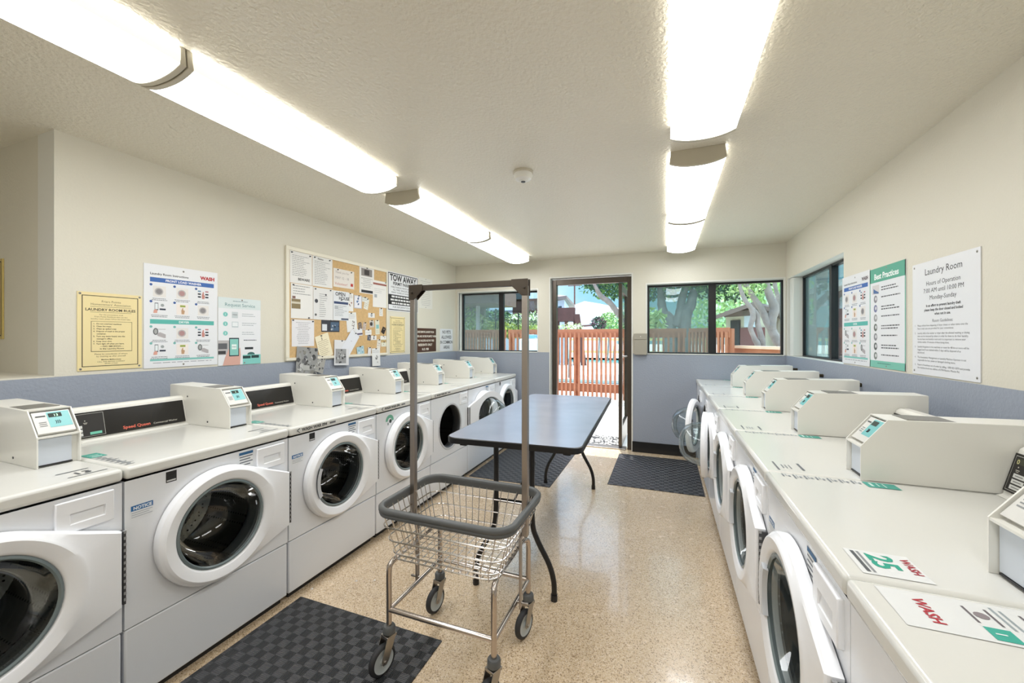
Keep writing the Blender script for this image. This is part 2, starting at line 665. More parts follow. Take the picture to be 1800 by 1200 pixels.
# ============================================================ fluorescent ceiling lights
def lens_mat():
    m = bpy.data.materials.new('glowing_ribbed_lens')
    m.use_nodes = True
    t = m.node_tree
    b = t.nodes['Principled BSDF']
    b.inputs['Base Color'].default_value = (0.85, 0.85, 0.83, 1)
    b.inputs['Roughness'].default_value = 0.3
    b.inputs['Emission Color'].default_value = (0.95, 0.975, 1.0, 1)
    b.inputs['Emission Strength'].default_value = LAMP
    return m
LENS = lens_mat()
LSIDE = mat('lens_side_band', (236, 234, 226), 0.35, emit=((255, 250, 240), 0.45))
CAPM = mat('beige_end_cap', (205, 198, 180), 0.4)
LW = 0.142
def lens_prof():
    p = []
    for k in range(15):
        a = -1 + 2 * k / 14
        x = a * LW
        z = -0.092 + 0.026 * abs(a) ** 2.4
        p.append((x, z))
    return [(-LW, -0.012)] + p + [(LW, -0.012)]
def light_proto():
    r = thing('fluorescent_light', 'x', 'ceiling light')
    b = MB()
    b.box(-0.11, 0.11, 0.004, 1.216, -0.014, 0.0)
    b.build('mounting_tray', r, m=CAPM)
    b = MB()
    pf = lens_prof()
    n = len(pf)
    b.add([(x, 0.018, z) for x, z in pf] + [(x, 1.202, z) for x, z in pf], [(i, i + 1, n + i + 1, n + i) for i in range(n - 1)])
    b.mats = [LENS, LSIDE]
    b.m = [1 if (i == 0 or i == n - 2) else 0 for i in range(n - 1)]
    b.build('lens', r, smooth=50)
    for y0, y1 in ((0.0, 0.02), (1.2, 1.22)):
        b = MB()
        pc = [(x * 1.012, z - 0.002) for x, z in pf]
        pc[0] = (-LW * 0.96, 0.0)
        pc[-1] = (LW * 0.96, 0.0)
        b.prism(pc, 'y', y0, y1)
        b.build('end_cap', r, m=CAPM, bevel=0.002)
    return r
def copy_tree(o, parent=None):
    c = o.copy()
    C.objects.link(c)
    if parent:
        c.parent = parent
    for ch in list(o.children):
        copy_tree(ch, c)
    return c
LP = light_proto()
LI = [(-1.752, -0.30, 'long white fluorescent ceiling light over the nearest left washers, cut by the frame'),
      (-1.752, 0.925, 'second fluorescent ceiling light of the left line, above the instruction posters'),
      (-1.752, 2.365, 'third fluorescent ceiling light of the left line, beyond the gap, beige end cap showing'),
      (-1.752, 3.60, 'farthest fluorescent ceiling light of the left line, ending near the back wall'),
      (0.168, 0.905, 'nearest ceiling light of the right line, large and cut by the top of the frame'),
      (0.168, 2.405, 'middle ceiling light of the right line, beige end cap facing the camera'),
      (0.168, 3.645, 'farthest small ceiling light of the right line, toward the back wall'),
      (0.168, -0.95, 'added unseen ceiling light continuing the right line behind the camera'),  # last two lights added out of view to light the near part
      (-1.752, -1.54, 'added unseen ceiling light continuing the left line behind the camera')]
for i, (x, y, lb) in enumerate(LI):
    o = LP if i == 0 else copy_tree(LP)
    o.location = (x, y, H)
    o['label'] = lb
    o['group'] = 'fluorescent ceiling lights in two lines'
# smoke detector
sdt = thing('smoke_detector', 'small round cream smoke detector on the ceiling between the light lines', 'smoke detector', (-0.83, 2.36, H))
b = MB()
b.revolve([(0.0, -0.0), (0.062, 0.0), (0.064, -0.012), (0.052, -0.018)], (0, 0, 0), 'z', 32)
b.build('base', sdt, m=CAPM)
b = MB()
b.revolve([(0.056, -0.012), (0.058, -0.03), (0.05, -0.05), (0.03, -0.056), (0.026, -0.062), (0.0, -0.064)], (0, 0, 0), 'z', 32)
b.build('cover', sdt, m=CREAMM)
b = MB()
b.revolve([(0.0, -0.0655), (0.014, -0.066), (0.013, -0.062)], (0, 0, 0), 'z', 16)
b.build('sensor', sdt, m=GASK)

# ============================================================ washers
# local frame: x to the viewer's right, y into the machine (front at y=0), z up
CX, CZ = -0.008, 0.580         # door centre
RG, RO = 0.185, 0.249          # glass and outer ring radius
HW = 0.3435
FX, FZ0, FZ1 = 0.329, 0.425, 0.702
def hull_r(th):
    """radius of the door outline: circle joined by tangents to the hinge side flange"""
    best = RO
    d = (math.cos(th), math.sin(th))
    pts = [(CX + RO * math.cos(a), CZ + RO * math.sin(a)) for a in [2 * PI * k / 120 for k in range(120)]] + [(FX, FZ1), (FX, FZ0)]
    return best
def door_outline(n=96):
    pts = [(RO * math.cos(2 * PI * k / 160), RO * math.sin(2 * PI * k / 160)) for k in range(160)] + [(FX - CX, FZ1 - CZ), (FX - CX, FZ0 - CZ)]
    pts = sorted(set(pts))
    def half(ps):
        h = []
        for p in ps:
            while len(h) >= 2 and (h[-1][0] - h[-2][0]) * (p[1] - h[-2][1]) - (h[-1][1] - h[-2][1]) * (p[0] - h[-2][0]) <= 0:
                h.pop()
            h.append(p)
        return h
    hull = half(pts)[:-1] + half(pts[::-1])[:-1]
    angs = [2 * PI * k / n for k in range(n)]
    for cx_, cz_ in ((FX - CX, FZ1 - CZ), (FX - CX, FZ0 - CZ)):   # snap one ray to each flange corner
        a = math.atan2(cz_, cx_) % (2 * PI)
        i = min(range(n), key=lambda k: abs(angs[k] - a))
        angs[i] = a
    out = []
    for a in angs:
        dx, dz = math.cos(a), math.sin(a)
        r = RO
        for i in range(len(hull)):
            p, q = hull[i], hull[(i + 1) % len(hull)]
            ex, ez = q[0] - p[0], q[1] - p[1]
            den = dx * ez - dz * ex
            if abs(den) < 1e-12:
                continue
            t = (p[0] * ez - p[1] * ex) / den
            u = (p[0] * dz - p[1] * dx) / den
            if t > 0 and -1e-6 <= u <= 1 + 1e-6:
                r = max(t, 0)
        out.append((a, r))
    return out
OUTL = door_outline()
def door_mesh():
    b = MB()
    n = len(OUTL)
    rings = []
    def ring(fn, y):
        rings.append([(CX + fn(a, r) * math.cos(a), y, CZ + fn(a, r) * math.sin(a)) for a, r in OUTL])
    def fl(a, r):
        return max(0.0, r - RO)
    ring(lambda a, r: RG + 0.004, -0.004)
    ring(lambda a, r: r, -0.004)
    ring(lambda a, r: r + 0.001, -0.026)
    ring(lambda a, r: r - 0.002, -0.034)
    ring(lambda a, r: r - 0.007, -0.038)
    ring(lambda a, r: RO - 0.010 + fl(a, r) * 0.25, -0.042)
    ring(lambda a, r: RO - 0.014 + fl(a, r) * 0.10, -0.047)
    ring(lambda a, r: RO - 0.020 + fl(a, r) * 0.06, -0.050)
    ring(lambda a, r: RG + 0.012, -0.044)
    ring(lambda a, r: RG + 0.006, -0.041)
    ring(lambda a, r: RG + 0.001, -0.034)
    ring(lambda a, r: RG - 0.002, -0.018)
    v = [p for g in rings for p in g]
    m = len(rings)
    f = []
    for i in range(m):
        j = (i + 1) % m
        for k in range(n):
            k2 = (k + 1) % n
            f.append((i * n + k, i * n + k2, j * n + k2, j * n + k))
    b.add(v, f)
    return b
HX, HY = 0.332, -0.012         # hinge line

NUMF = {}
def sticker(b, x0, x1, z0, z1, y, head, rows=3, bar=0.3, ink='6a6f78'):
    b.rect(x0, x1, z0, z1, y, (238, 239, 240))
    hz = z1 - (z1 - z0) * bar
    b.rect(x0, x1, hz, z1, y - 0.0004, head)
    st = (hz - z0) / (rows + 0.6)
    for k in range(rows):
        zz = hz - st * (k + 0.9)
        b.rect(x0 + 0.002, x1 - 0.002 - (k % 2) * 0.012, zz, zz + st * 0.38, y - 0.0004, ink)

def make_washer():
    r = thing('front_load_washer', 'x', 'washing machine')
    # cabinet with a round opening
    b = MB()
    n = 64
    ro = 0.199
    z0, z1 = 0.318, 0.872
    circ, outer = [], []
    for k in range(n):
        a = 2 * PI * k / n
        ca, sa = math.cos(a), math.sin(a)
        circ.append((CX + ro * ca, 0, CZ + ro * sa))
        tx = ((HW if ca > 0 else -HW) - CX) / ca if abs(ca) > 1e-9 else 1e9
        tz = ((z1 if sa > 0 else z0) - CZ) / sa if abs(sa) > 1e-9 else 1e9
        t = min(tx, tz)
        outer.append((CX + t * ca, 0, CZ + t * sa))
    for (qx, qz) in ((HW, z1), (-HW, z1), (-HW, z0), (HW, z0)):
        a = math.atan2(qz - CZ, qx - CX) % (2 * PI)
        i = min(range(n), key=lambda k: min(abs(2 * PI * k / n - a), 2 * PI - abs(2 * PI * k / n - a)))
        outer[i] = (qx, 0, qz)
    b.add(circ + outer, [(k, (k + 1) % n, n + (k + 1) % n, n + k) for k in range(n)])
    b.add(circ + [(p[0], 0.03, p[2]) for p in circ], [(k, n + k, n + (k + 1) % n, (k + 1) % n) for k in range(n)])
    for x in (-HW, HW):
        b.add([(x, 0, 0.318), (x, 0.71, 0.318), (x, 0.71, 0.872), (x, 0, 0.872)], [(0, 1, 2, 3)])
    b.add([(-HW, 0.71, 0.04), (HW, 0.71, 0.04), (HW, 0.71, 0.872), (-HW, 0.71, 0.872)], [(0, 1, 2, 3)])
    b.build('cabinet', r, m=WHITE, smooth=30)
    b = MB()
    b.box(-HW + 0.001, HW - 0.001, 0.002, 0.70, 0.035, 0.312)
    b.build('kick_panel', r, m=WHITE, bevel=0.006)
    b = MB()
    b.box(-HW + 0.02, HW - 0.02, 0.03, 0.68, 0.0, 0.036)
    b.build('base', r, m=BLACKP)
    b = MB()
    b.box(-HW - 0.0005, HW + 0.0005, -0.010, 0.712, 0.879, 0.925)
    b.build('top_panel', r, m=mat('cream_enamel_lid', (220, 219, 213), 0.17), bevel=0.012, seg=3)
    b = MB()
    b.revolve([(0.199, 0.004), (0.199, -0.003), (0.214, -0.0032), (0.217, -0.0002)], (CX, 0, CZ), 'y', 48)
    b.build('opening_rim', r, m=mat('grey_white_rim', (196, 198, 202), 0.3))
    # gasket and drum
    b = MB()
    b.revolve([(0.197, 0.004), (0.188, 0.012), (0.183, 0.05), (0.20, 0.085), (0.235, 0.09), (0.25, 0.03), (0.21, 0.02)], (CX, 0, CZ), 'y', 48, closed=True)
    b.build('door_gasket', r, m=GASK)
    b = MB()
    b.revolve([(0.20, 0.092), (0.242, 0.10), (0.245, 0.44), (0.20, 0.47), (0.10, 0.455), (0.0, 0.45)], (CX, 0, CZ), 'y', 48)
    for k in range(3):
        a = 2 * PI * k / 3 + 0.5
        t = MB()
        p0 = Vector((CX + 0.243 * math.cos(a), 0.12, CZ + 0.243 * math.sin(a)))
        b.tube([p0, (p0.x, 0.42, p0.z)], 0.035, 8)
    b.build('drum', r, m=DRUM)
    # dispenser drawer with a recessed pull
    b = MB()
    x0, x1, z0, z1 = 0.166, 0.316, 0.752, 0.860
    X0, X1, Z0, Z1 = x0 + 0.034, x1 - 0.024, z0 + 0.026, z0 + 0.064
    q = [(x0, z0), (x1, z0), (x1, z1), (x0, z1)]
    h = [(X0, Z0), (X1, Z0), (X1, Z1), (X0, Z1)]
    b.add([(x, -0.013, z) for x, z in q] + [(x, -0.013, z) for x, z in h] + [(x, 0.0, z) for x, z in q], [(0, 1, 5, 4), (1, 2, 6, 5), (2, 3, 7, 6), (3, 0, 4, 7), (0, 8, 9, 1), (1, 9, 10, 2), (2, 10, 11, 3), (3, 11, 8, 0)])
    dr = b.build('dispenser_drawer', r, m=WHITE2, bevel=0.003)
    b = MB()
    b.add([(x, -0.013, z) for x, z in h] + [(X0 + 0.004, -0.010, Z0 + 0.003), (X1 - 0.004, -0.010, Z0 + 0.003), (X1 - 0.002, -0.001, Z1), (X0 + 0.002, -0.001, Z1)],
          [(0, 1, 5, 4), (1, 2, 6, 5), (2, 3, 7, 6), (3, 0, 4, 7), (4, 5, 6, 7)])
    b.build('pull', dr, m=WHITE2, smooth=None)
    # door, hinged on the viewer's right
    dm = door_mesh()
    dm.M = Matrix.Identity(4)
    dm.v = [(p[0] - HX, p[1] - HY, p[2]) for p in dm.v]
    door = dm.build('door', r, m=WHITE2, smooth=28, loc=(HX, HY, 0))
    g = MB()
    g.revolve([(RG - 0.002, -0.030), (RG - 0.008, -0.026), (0.168, 0.02), (0.158, 0.07), (0.13, 0.125), (0.085, 0.158), (0.04, 0.168), (0.0, 0.17)], (CX - HX, -HY, CZ), 'y', 48)
    g.build('glass_bowl', door, m=DOORG)
    g = MB()
    g.revolve([(RG + 0.001, -0.037), (RG - 0.007, -0.040), (RG - 0.012, -0.034), (RG - 0.008, -0.024), (RG + 0.001, -0.022)], (CX - HX, -HY, CZ), 'y', 48, closed=True)
    g.build('glass_rim', door, m=mat('smoky_rim', (120, 132, 134), 0.2))
    g = MB()      # grip plate on the side away from the hinge
    for k in range(9):
        a0 = PI + R(-26 + 52 * k / 9)
        a1 = PI + R(-26 + 52 * (k + 1) / 9)
        q = []
        for rr, yy in ((RG + 0.012, -0.0535), (RG - 0.012, -0.052), (RG - 0.018, -0.038), (RG + 0.01, -0.036)):
            for a in (a0, a1):
                q.append((CX - HX + rr * math.cos(a), yy - HY, CZ + rr * math.sin(a)))
        g.add(q, [(0, 1, 3, 2), (2, 3, 5, 4), (4, 5, 7, 6)] + ([(0, 2, 4, 6)] if k == 0 else []) + ([(1, 7, 5, 3)] if k == 8 else []))
    g.build('handle', door, m=mat('pale_grey_grip', (205, 208, 212), 0.3))
    hb = MB()
    hb.use(mat('dark_grey_hinge', (64, 64, 66), 0.5)).box(0.3345, 0.3425, -0.028, -0.0005, FZ0 + 0.005, FZ1 - 0.005)
    for k in range(12):
        z = FZ0 + 0.018 + k * 0.0225
        hb.use(mat('grey_hinge_metal', (150, 150, 150), 0.4)).box(0.3355, 0.343, -0.0295, -0.02, z, z + 0.010)
    hb.build('hinge', r, smooth=None)
    # control console
    b = MB()
    b.prism([(0.60, 0.925), (0.618, 0.932), (0.655, 1.072), (0.668, 1.082), (0.705, 1.082), (0.712, 1.07), (0.712, 0.925)], 'x', -HW + 0.004, 0.222)
    cons = b.build('control_console', r, m=CREAMM, bevel=0.005)
    # face frame : origin on the slope
    p0 = Vector((0, 0.6165, 0.938))
    sl = Vector((0, 0.655 - 0.618, 1.072 - 0.932)).normalized()
    F = Matrix(((1, 0, 0, 0), (0, sl.z, sl.y, p0.y), (0, -sl.y, sl.z, p0.z), (0, 0, 0, 1)))
    b = MB()
    b.M = F
    b.use(BLACKG).box(-0.333, 0.210, -0.004, 0.0, 0.006, 0.126)
    b.rect(-0.326, -0.129, 0.012, 0.119, -0.0045, (190, 188, 180))
    b.rect(-0.3245, -0.1305, 0.0135, 0.1175, -0.0050, (34, 31, 28))
    b.rect(-0.318, -0.235, 0.094, 0.112, -0.0054, (60, 62, 46))
    b.text('0', -0.316, 0.095, 0.020, -0.0058, 'e8e0a0')
    for k in range(4):
        b.disc(-0.305 + 0.036 * k, 0.086, 0.0022, -0.0054, 'c8c4b8', 8)
        b.rect(-0.311 + 0.036 * k, -0.297 + 0.036 * k, 0.075, 0.0775, -0.0054, 'b8b4a8')
        b.rect(-0.309 + 0.036 * k, -0.299 + 0.036 * k, 0.0705, 0.0725, -0.0054, 'b8b4a8')
    for i in range(3):
        for j in range(2):
            b.rect(-0.313 + 0.062 * j, -0.270 + 0.062 * j, 0.018 + 0.0175 * i, 0.031 + 0.0175 * i, -0.0054, (205, 205, 200))
            b.rect(-0.306 + 0.062 * j, -0.278 + 0.062 * j, 0.0235 + 0.0175 * i, 0.0255 + 0.0175 * i, -0.0058, (70, 70, 70))
    b.rect(-0.184, -0.142, 0.019, 0.031, -0.0054, (110, 190, 165))
    b.text('Speed Queen', -0.063, 0.020, 0.0205, -0.0048, 'd06450', bold=0.03)
    b.text('Commercial Washer', 0.062, 0.020, 0.0128, -0.0048, 'd4d0c4')
    b.build('control_face', cons, smooth=None)
    # payment box standing on the right edge
    b = MB()
    X0, X1 = 0.222, 0.3415
    side = [(0.272, 0.926), (0.272, 1.040), (0.345, 1.134), (0.775, 1.142), (0.775, 0.926)]
    core = [(0.292, 0.926), (0.292, 1.030), (0.372, 1.126), (0.772, 1.138), (0.772, 0.926)]
    b.prism(core, 'x', X0 + 0.004, X1 - 0.004)
    b.prism(side, 'x', X0, X0 + 0.004)
    b.prism(side, 'x', X1 - 0.004, X1)
    b.box(X0 + 0.004, X1 - 0.004, 0.273, 0.300, 1.034, 1.040)
    b.add([(X0 + 0.004, 0.340, 1.134), (X1 - 0.004, 0.340, 1.134), (X1 - 0.004, 0.775, 1.143), (X0 + 0.004, 0.775, 1.143),
           (X0 + 0.004, 0.345, 1.128), (X1 - 0.004, 0.345, 1.128), (X1 - 0.004, 0.775, 1.137), (X0 + 0.004, 0.775, 1.137)],
          [(0, 1, 2, 3), (4, 7, 6, 5), (0, 4, 5, 1), (1, 5, 6, 2), (2, 6, 7, 3), (3, 7, 4, 0)])
    cb = b.build('payment_box', r, m=CREAMM, smooth=None)
    b = MB()
    b.use((206, 212, 220)).box(X0 + 0.008, X1 - 0.022, 0.286, 0.292, 0.934, 1.030)
    b.build('coin_door', cb, smooth=None)
    b = MB()
    b.use(BLACKP).box(X0 + 0.012, X1 - 0.02, 0.283, 0.292, 0.929, 0.933)
    b.build('tray_slot', cb, smooth=None)
    b = MB()
    b.use(mat('grey_vent_panel', (120, 118, 112), 0.4)).box(X0 + 0.012, X1 - 0.012, 0.40, 0.56, 1.1345, 1.1378)
    b.build('lid_panel', cb, smooth=None)
    for (yy, zz) in ((0.45, 0.95), (0.62, 1.08)):
        b = MB()
        b.tube([(X0 - 0.001, yy, zz), (X0 + 0.002, yy, zz)], 0.005, 8)
        b.build('screw', cb, m=DARKM, smooth=None)
    # card reader on the slope
    q0 = Vector((0, 0.288, 1.044))
    s2 = Vector((0, 0.073, 0.094)).normalized()
    G = Matrix(((1, 0, 0, 0), (0, s2.z, s2.y, q0.y), (0, -s2.y, s2.z, q0.z), (0, 0, 0, 1)))
    b = MB()
    b.M = G
    b.use(mat('reader_housing', (216, 214, 208), 0.35)).box(X0 + 0.009, X1 - 0.009, -0.006, 0.016, 0.004, 0.098)
    b.rect(X0 + 0.046, X1 - 0.012, 0.026, 0.094, -0.0066, TEAL)
    b.rect(X0 + 0.050, X0 + 0.086, 0.070, 0.088, -0.0072, (26, 44, 34))
    for k in range(3):
        b.rect(X0 + 0.020, X0 + 0.040, 0.050 - 0.008 * k, 0.053 - 0.008 * k, -0.0072, '888a8a')
    b.rect(X0 + 0.016, X0 + 0.042, 0.076, 0.081, -0.0072, '44484a')
    for k in range(3):
        b.tube([(X0 + 0.064 + 0.005 * k, -0.0075, 0.040), (X0 + 0.067 + 0.005 * k, -0.0075, 0.047), (X0 + 0.064 + 0.005 * k, -0.0075, 0.054)], 0.0009, 4)
    b.build('card_reader', cb, smooth=None)
    return r
W0 = make_washer()
TOP = Matrix(((1, 0, 0, 0), (0, 0, 1, 0), (0, -1, 0, 0.9262), (0, 0, 0, 1)))   # (x, z)->top surface (x, depth)
def top_labels(o, variant, number=None):
    """printed strips lying on the lid, read from the front"""
    b = MB()
    b.M = TOP
    if variant == 'near':      # big instruction strip running back along the left edge
        b.M = TOP @ Matrix.Translation((-0.325, 0, 0.03)) @ Matrix.Rotation(0, 4, 'Y')
        b.rect(0.0, 0.115, 0.0, 0.40, 0, (226, 227, 226))
        M0 = b.M.copy()
        b.M = M0
        b.text('WASH', 0.022, 0.045, 0.025, -0.0006, 'b02838', bold=0.03)
        b.M = M0
        for k, zz in enumerate((0.115, 0.19, 0.265)):
            b.rect(0.075, 0.108, zz, zz + 0.034, -0.0006, (60, 168, 150))
            b.text(str(k + 1), 0.086, zz + 0.008, 0.02, -0.001, 'f0f4f4', bold=0.02)
            b.rect(0.020, 0.066, zz, zz + 0.004, -0.0006, '6a6468')
            b.rect(0.020, 0.066, zz + 0.030, zz + 0.034, -0.0006, '6a6468')
            b.rect(0.010, 0.072, zz + 0.042, zz + 0.046, -0.0006, '9aa4a8')
            b.rect(0.016, 0.072, zz + 0.052, zz + 0.056, -0.0006, '9aa4a8')
            b.disc(0.042, zz + 0.017, 0.010, -0.0006, '8a8084', 12)
    else:
        z = 0.035
        for k in range(7):
            wd = 0.030 + 0.006 * ((k * 5) % 3)
            b.rect(-0.325, -0.325 + wd, z, z + 0.005, 0, '7d838a')
            b.rect(-0.325, -0.325 + wd * 0.7, z + 0.010, z + 0.013, 0, '9aa0a6')
            b.rect(-0.312, -0.298, z + 0.017, z + 0.024, 0, '8a9096')
            z += 0.033
        b.rect(-0.327, -0.275, z, z + 0.085, 0, (70, 160, 146))
        b.rect(-0.318, -0.286, z + 0.012, z + 0.020, -0.0005, 'c8e4dc')
        b.rect(-0.318, -0.290, z + 0.032, z + 0.036, -0.0005, 'c8e4dc')
        b.rect(-0.318, -0.284, z + 0.048, z + 0.052, -0.0005, 'c8e4dc')
    b.build('instruction_print', o, smooth=None)
    b = MB()
    # machine number plate at the right front corner
    if number == '25':
        b.M = TOP @ Matrix.Translation((0.215, 0, 0.03))
        b.rect(0, 0.105, 0, 0.115, 0, (227, 228, 227))
        b.text('25', 0.012, 0.036, 0.062, -0.0006, '28a088', bold=0.03)
        b.text('WASH', 0.016, 0.094, 0.022, -0.0006, 'a83040', bold=0.03)
        b.rect(0.008, 0.096, 0.010, 0.017, -0.0006, '55585c')
        b.rect(0.008, 0.096, 0.021, 0.026, -0.0006, '8a8d90')
    elif number != 'none':
        b.M = TOP @ Matrix.Translation((0.215, 0, 0.03))
        if number:
            b.text(number, 0.025, 0.028, 0.05, -0.0003, '50545a', bold=0.02)
        else:
            for k in range(3):
                b.rect(0.030, 0.075, 0.030 + 0.012 * k, 0.034 + 0.012 * k, 0, '8a8e92')
        b.rect(0.0, 0.085, 0.088, 0.096, 0, '6a6e74')
        b.rect(0.0, 0.105, 0.008, 0.014, 0, '6a6e74')
    if b.f:
        b.build('number_label', o, smooth=None)
def front_labels(o, kind):
    y = -0.0006
    if 'notice' in kind:
        b = MB()
        b.rect(-0.325, -0.255, 0.722, 0.772, y + 0.0002, (232, 234, 236))
        b.rect(-0.325, -0.255, 0.752, 0.772, y, (48, 110, 168))
        b.text('NOTICE', -0.318, 0.756, 0.016, y - 0.0004, 'f0f4f8', bold=0.04)
        for k in range(3):
            b.rect(-0.323, -0.257 - 0.01 * (k % 2), 0.743 - 0.008 * k, 0.746 - 0.008 * k, y, 'b8bcc4')
        b.build('notice_label', o, smooth=None)
    if 'star' in kind:
        b = MB()
        b.rect(-0.212, -0.174, 0.822, 0.866, y, (38, 38, 38))
        b.tube([(-0.208, y - 0.0012, 0.838), (-0.196, y - 0.0012, 0.850), (-0.184, y - 0.0012, 0.847), (-0.178, y - 0.0012, 0.858)], 0.0014, 4)
        b.rect(-0.209, -0.177, 0.826, 0.832, y - 0.0004, 'd0d0d0')
        b.build('energy_label', o, smooth=None)
    if 'tag' in kind:
        b = MB()
        sticker(b, 0.084, 0.152, 0.790, 0.862, y, (52, 104, 150), 4, 0.18)
        b.build('care_label', o, smooth=None)
    if 'lip' in kind:
        b = MB()
        b.text('WASH WAR 094', -0.27, 0.893, 0.024, -0.0112, '2a2a2c', bold=0.03)
        b.tube([(-0.285, -0.0115, 0.912), (-0.300, -0.0115, 0.902), (-0.285, -0.0115, 0.890)], 0.002, 5)
        b.rect(-0.075, -0.03, 0.896, 0.906, -0.0112, '6a6a6e')
        b.build('lid_edge_lettering', o, smooth=None)
    if 'green' in kind:
        b = MB()
        for k in range(10):
            a0, a1 = PI * k / 10, PI * (k + 1) / 10
            b.use((110, 176, 150)).add([(-0.20 + r_ * math.cos(a), y, 0.80 + r_ * math.sin(a)) for r_, a in ((0.022, a0), (0.046, a0), (0.046, a1), (0.022, a1))], [(0, 1, 2, 3)])
        b.disc(-0.193, 0.798, 0.014, y - 0.0004, (30, 50, 46))
        b.rect(-0.225, -0.212, 0.772, 0.790, y, '8a9494')
        b.build('round_label', o, smooth=None)
def display(o, txt):
    """lit digits on the reader"""
    for ch in o.children:
        if ch.name.startswith('payment_box'):
            b = MB()
            q0 = Vector((0, 0.288, 1.044))
            s2 = Vector((0, 0.073, 0.094)).normalized()
            b.M = Matrix(((1, 0, 0, 0), (0, s2.z, s2.y, q0.y), (0, -s2.y, s2.z, q0.z), (0, 0, 0, 1)))
            b.text(txt, 0.222 + 0.070, 0.073, 0.014, -0.0078, mat('lit_digits', (190, 255, 210), 0.5, emit=((190, 255, 210), 1.0)), align='CENTER')
            b.build('display', ch, smooth=None)
PITCH = 0.6945
LEFT_LABELS = ['nearest white washer of the left row, payment reader showing 13, cut by the frame',
               'second white washer of the left row, with blue notice sticker, behind the near rubber mat',
               'third white washer of the left row, with WASH WAR lettering on its lid edge',
               'fourth white washer of the left row, with a green half-ring sticker left of the door',
               'fifth white washer of the left row, door swung open showing the black drum',
               'sixth washer of the left row, partly hidden behind its neighbour\'s opened door',
               'last washer of the left row, against the back wall by the small window']
RIGHT_LABELS = ['washer at the lower right corner, only its sticker-strewn lid and front edge in view',
                'white washer of the right row numbered 25 in teal on its lid',
                'third washer of the right row, just beyond number 25',
                'fourth washer of the right row, door closed, bright window reflection on its lid',
                'fifth washer of the right row, partly hidden behind the nearer opened door',
                'sixth washer of the right row, its open door\'s glass bowl bulging into the aisle',
                'last washer of the right row, against the back wall, door swung wide open']
GR = 'front-load washers in the two rows'
def place(i, side):
    o = W0 if (side == 'L' and i == 0) else copy_tree(W0)
    # strip labels of the source
    for ch in list(o.children):
        if ch.name.startswith(('instruction_print', 'number_label', 'notice_label')):
            bpy.data.objects.remove(ch)
        elif ch.name.startswith('payment_box'):
            for c2 in list(ch.children):
                if c2.name.startswith('display'):
                    bpy.data.objects.remove(c2)
    if side == 'L':
        o.location = (-1.88, 0.865 - PITCH / 2 + i * PITCH, 0)
        o.rotation_euler = (0, 0, PI / 2)
        o['label'] = LEFT_LABELS[i]
    else:
        o.location = (0.352, 1.690 + (i - 1.5) * 0.6895, 0)
        o.rotation_euler = (0, 0, -PI / 2)
        o['label'] = RIGHT_LABELS[i]
    o['group'] = GR
    return o
WS = {}
for i in range(7):
    WS['L', i] = place(i, 'L')
for i in range(7):
    WS['R', i] = place(i, 'R')
def drop_handle(o):
    for ch in o.children:
        if ch.name.startswith('door') and ch.type == 'MESH' and len(ch.children):
            for c2 in list(ch.children):
                if c2.name.startswith('handle'):
                    bpy.data.objects.remove(c2)
for i in (1, 3, 4, 5, 6):
    drop_handle(WS['L', i])
def open_door(o, deg):
    for ch in o.children:
        if ch.name.startswith('door.') or ch.name == 'door':
            ch.rotation_euler = (0, 0, R(deg))
open_door(WS['L', 4], 163)
open_door(WS['R', 5], 171)
open_door(WS['R', 6], 164)
for i in range(7):
    top_labels(WS['L', i], 'std', '13' if i == 0 else None)
    top_labels(WS['R', i], 'near' if i == 0 else 'std', '25' if i == 1 else ('none' if i == 0 else None))
    front_labels(WS['L', i], {0: '', 1: 'notice star tag', 2: 'notice star tag lip', 3: 'green lip', 4: 'lip', 5: 'tag', 6: 'star'}[i])
    front_labels(WS['R', i], {1: 'tag notice', 2: 'tag'}.get(i, ''))
display(WS['L', 0], '13')
display(WS['L', 1], '1')
# hose valves on the walls behind the machines
def valve(x, y, s, label):
    o = thing('water_valve', label, 'valve', (x, y, 1.09), 0, 'hose valves behind the washers')
    b = MB()
    b.use(mat('aged_brass', (74, 64, 46), 0.45, metal=0.7))
    b.tube([(0, 0, 0), (s * 0.06, 0, 0)], 0.014, 10)
    b.tube([(s * 0.045, 0, 0.004), (s * 0.045, 0, -0.10)], 0.012, 10)
    b.build('body', o)
    b = MB()
    b.tube([(s * 0.06, 0, 0), (s * 0.075, 0, 0)], 0.006, 8)
    b.tube([(s * 0.072 + 0.0, 0.02 * math.cos(2 * PI * k / 8), 0.02 * math.sin(2 * PI * k / 8)) for k in range(8)], 0.006, 6, closed=True)
    b.build('handle', o, m=BLACKP)
    return o
for i in range(6):
    y = 1.42 + i * PITCH
    valve(XR, y + 0.55, -1, ['dark hose valve behind the washer numbered 25', 'dark hose valve behind the third right washer',
          'dark hose valve behind the fourth right washer', 'dark hose valve behind the fifth right washer',
          'dark hose valve behind the sixth right washer', 'dark hose valve behind the last right washer'][i])
for k, (y, lb) in enumerate(((0.93, 'dark hose valve on the grey-blue wall behind the nearest payment box'),
                             (1.62, 'dark hose valve on the grey-blue wall behind the second payment box'),
                             (3.05, 'dark hose valve on the grey-blue wall below the bulletin board'))):
    valve(XL, y, 1, lb)

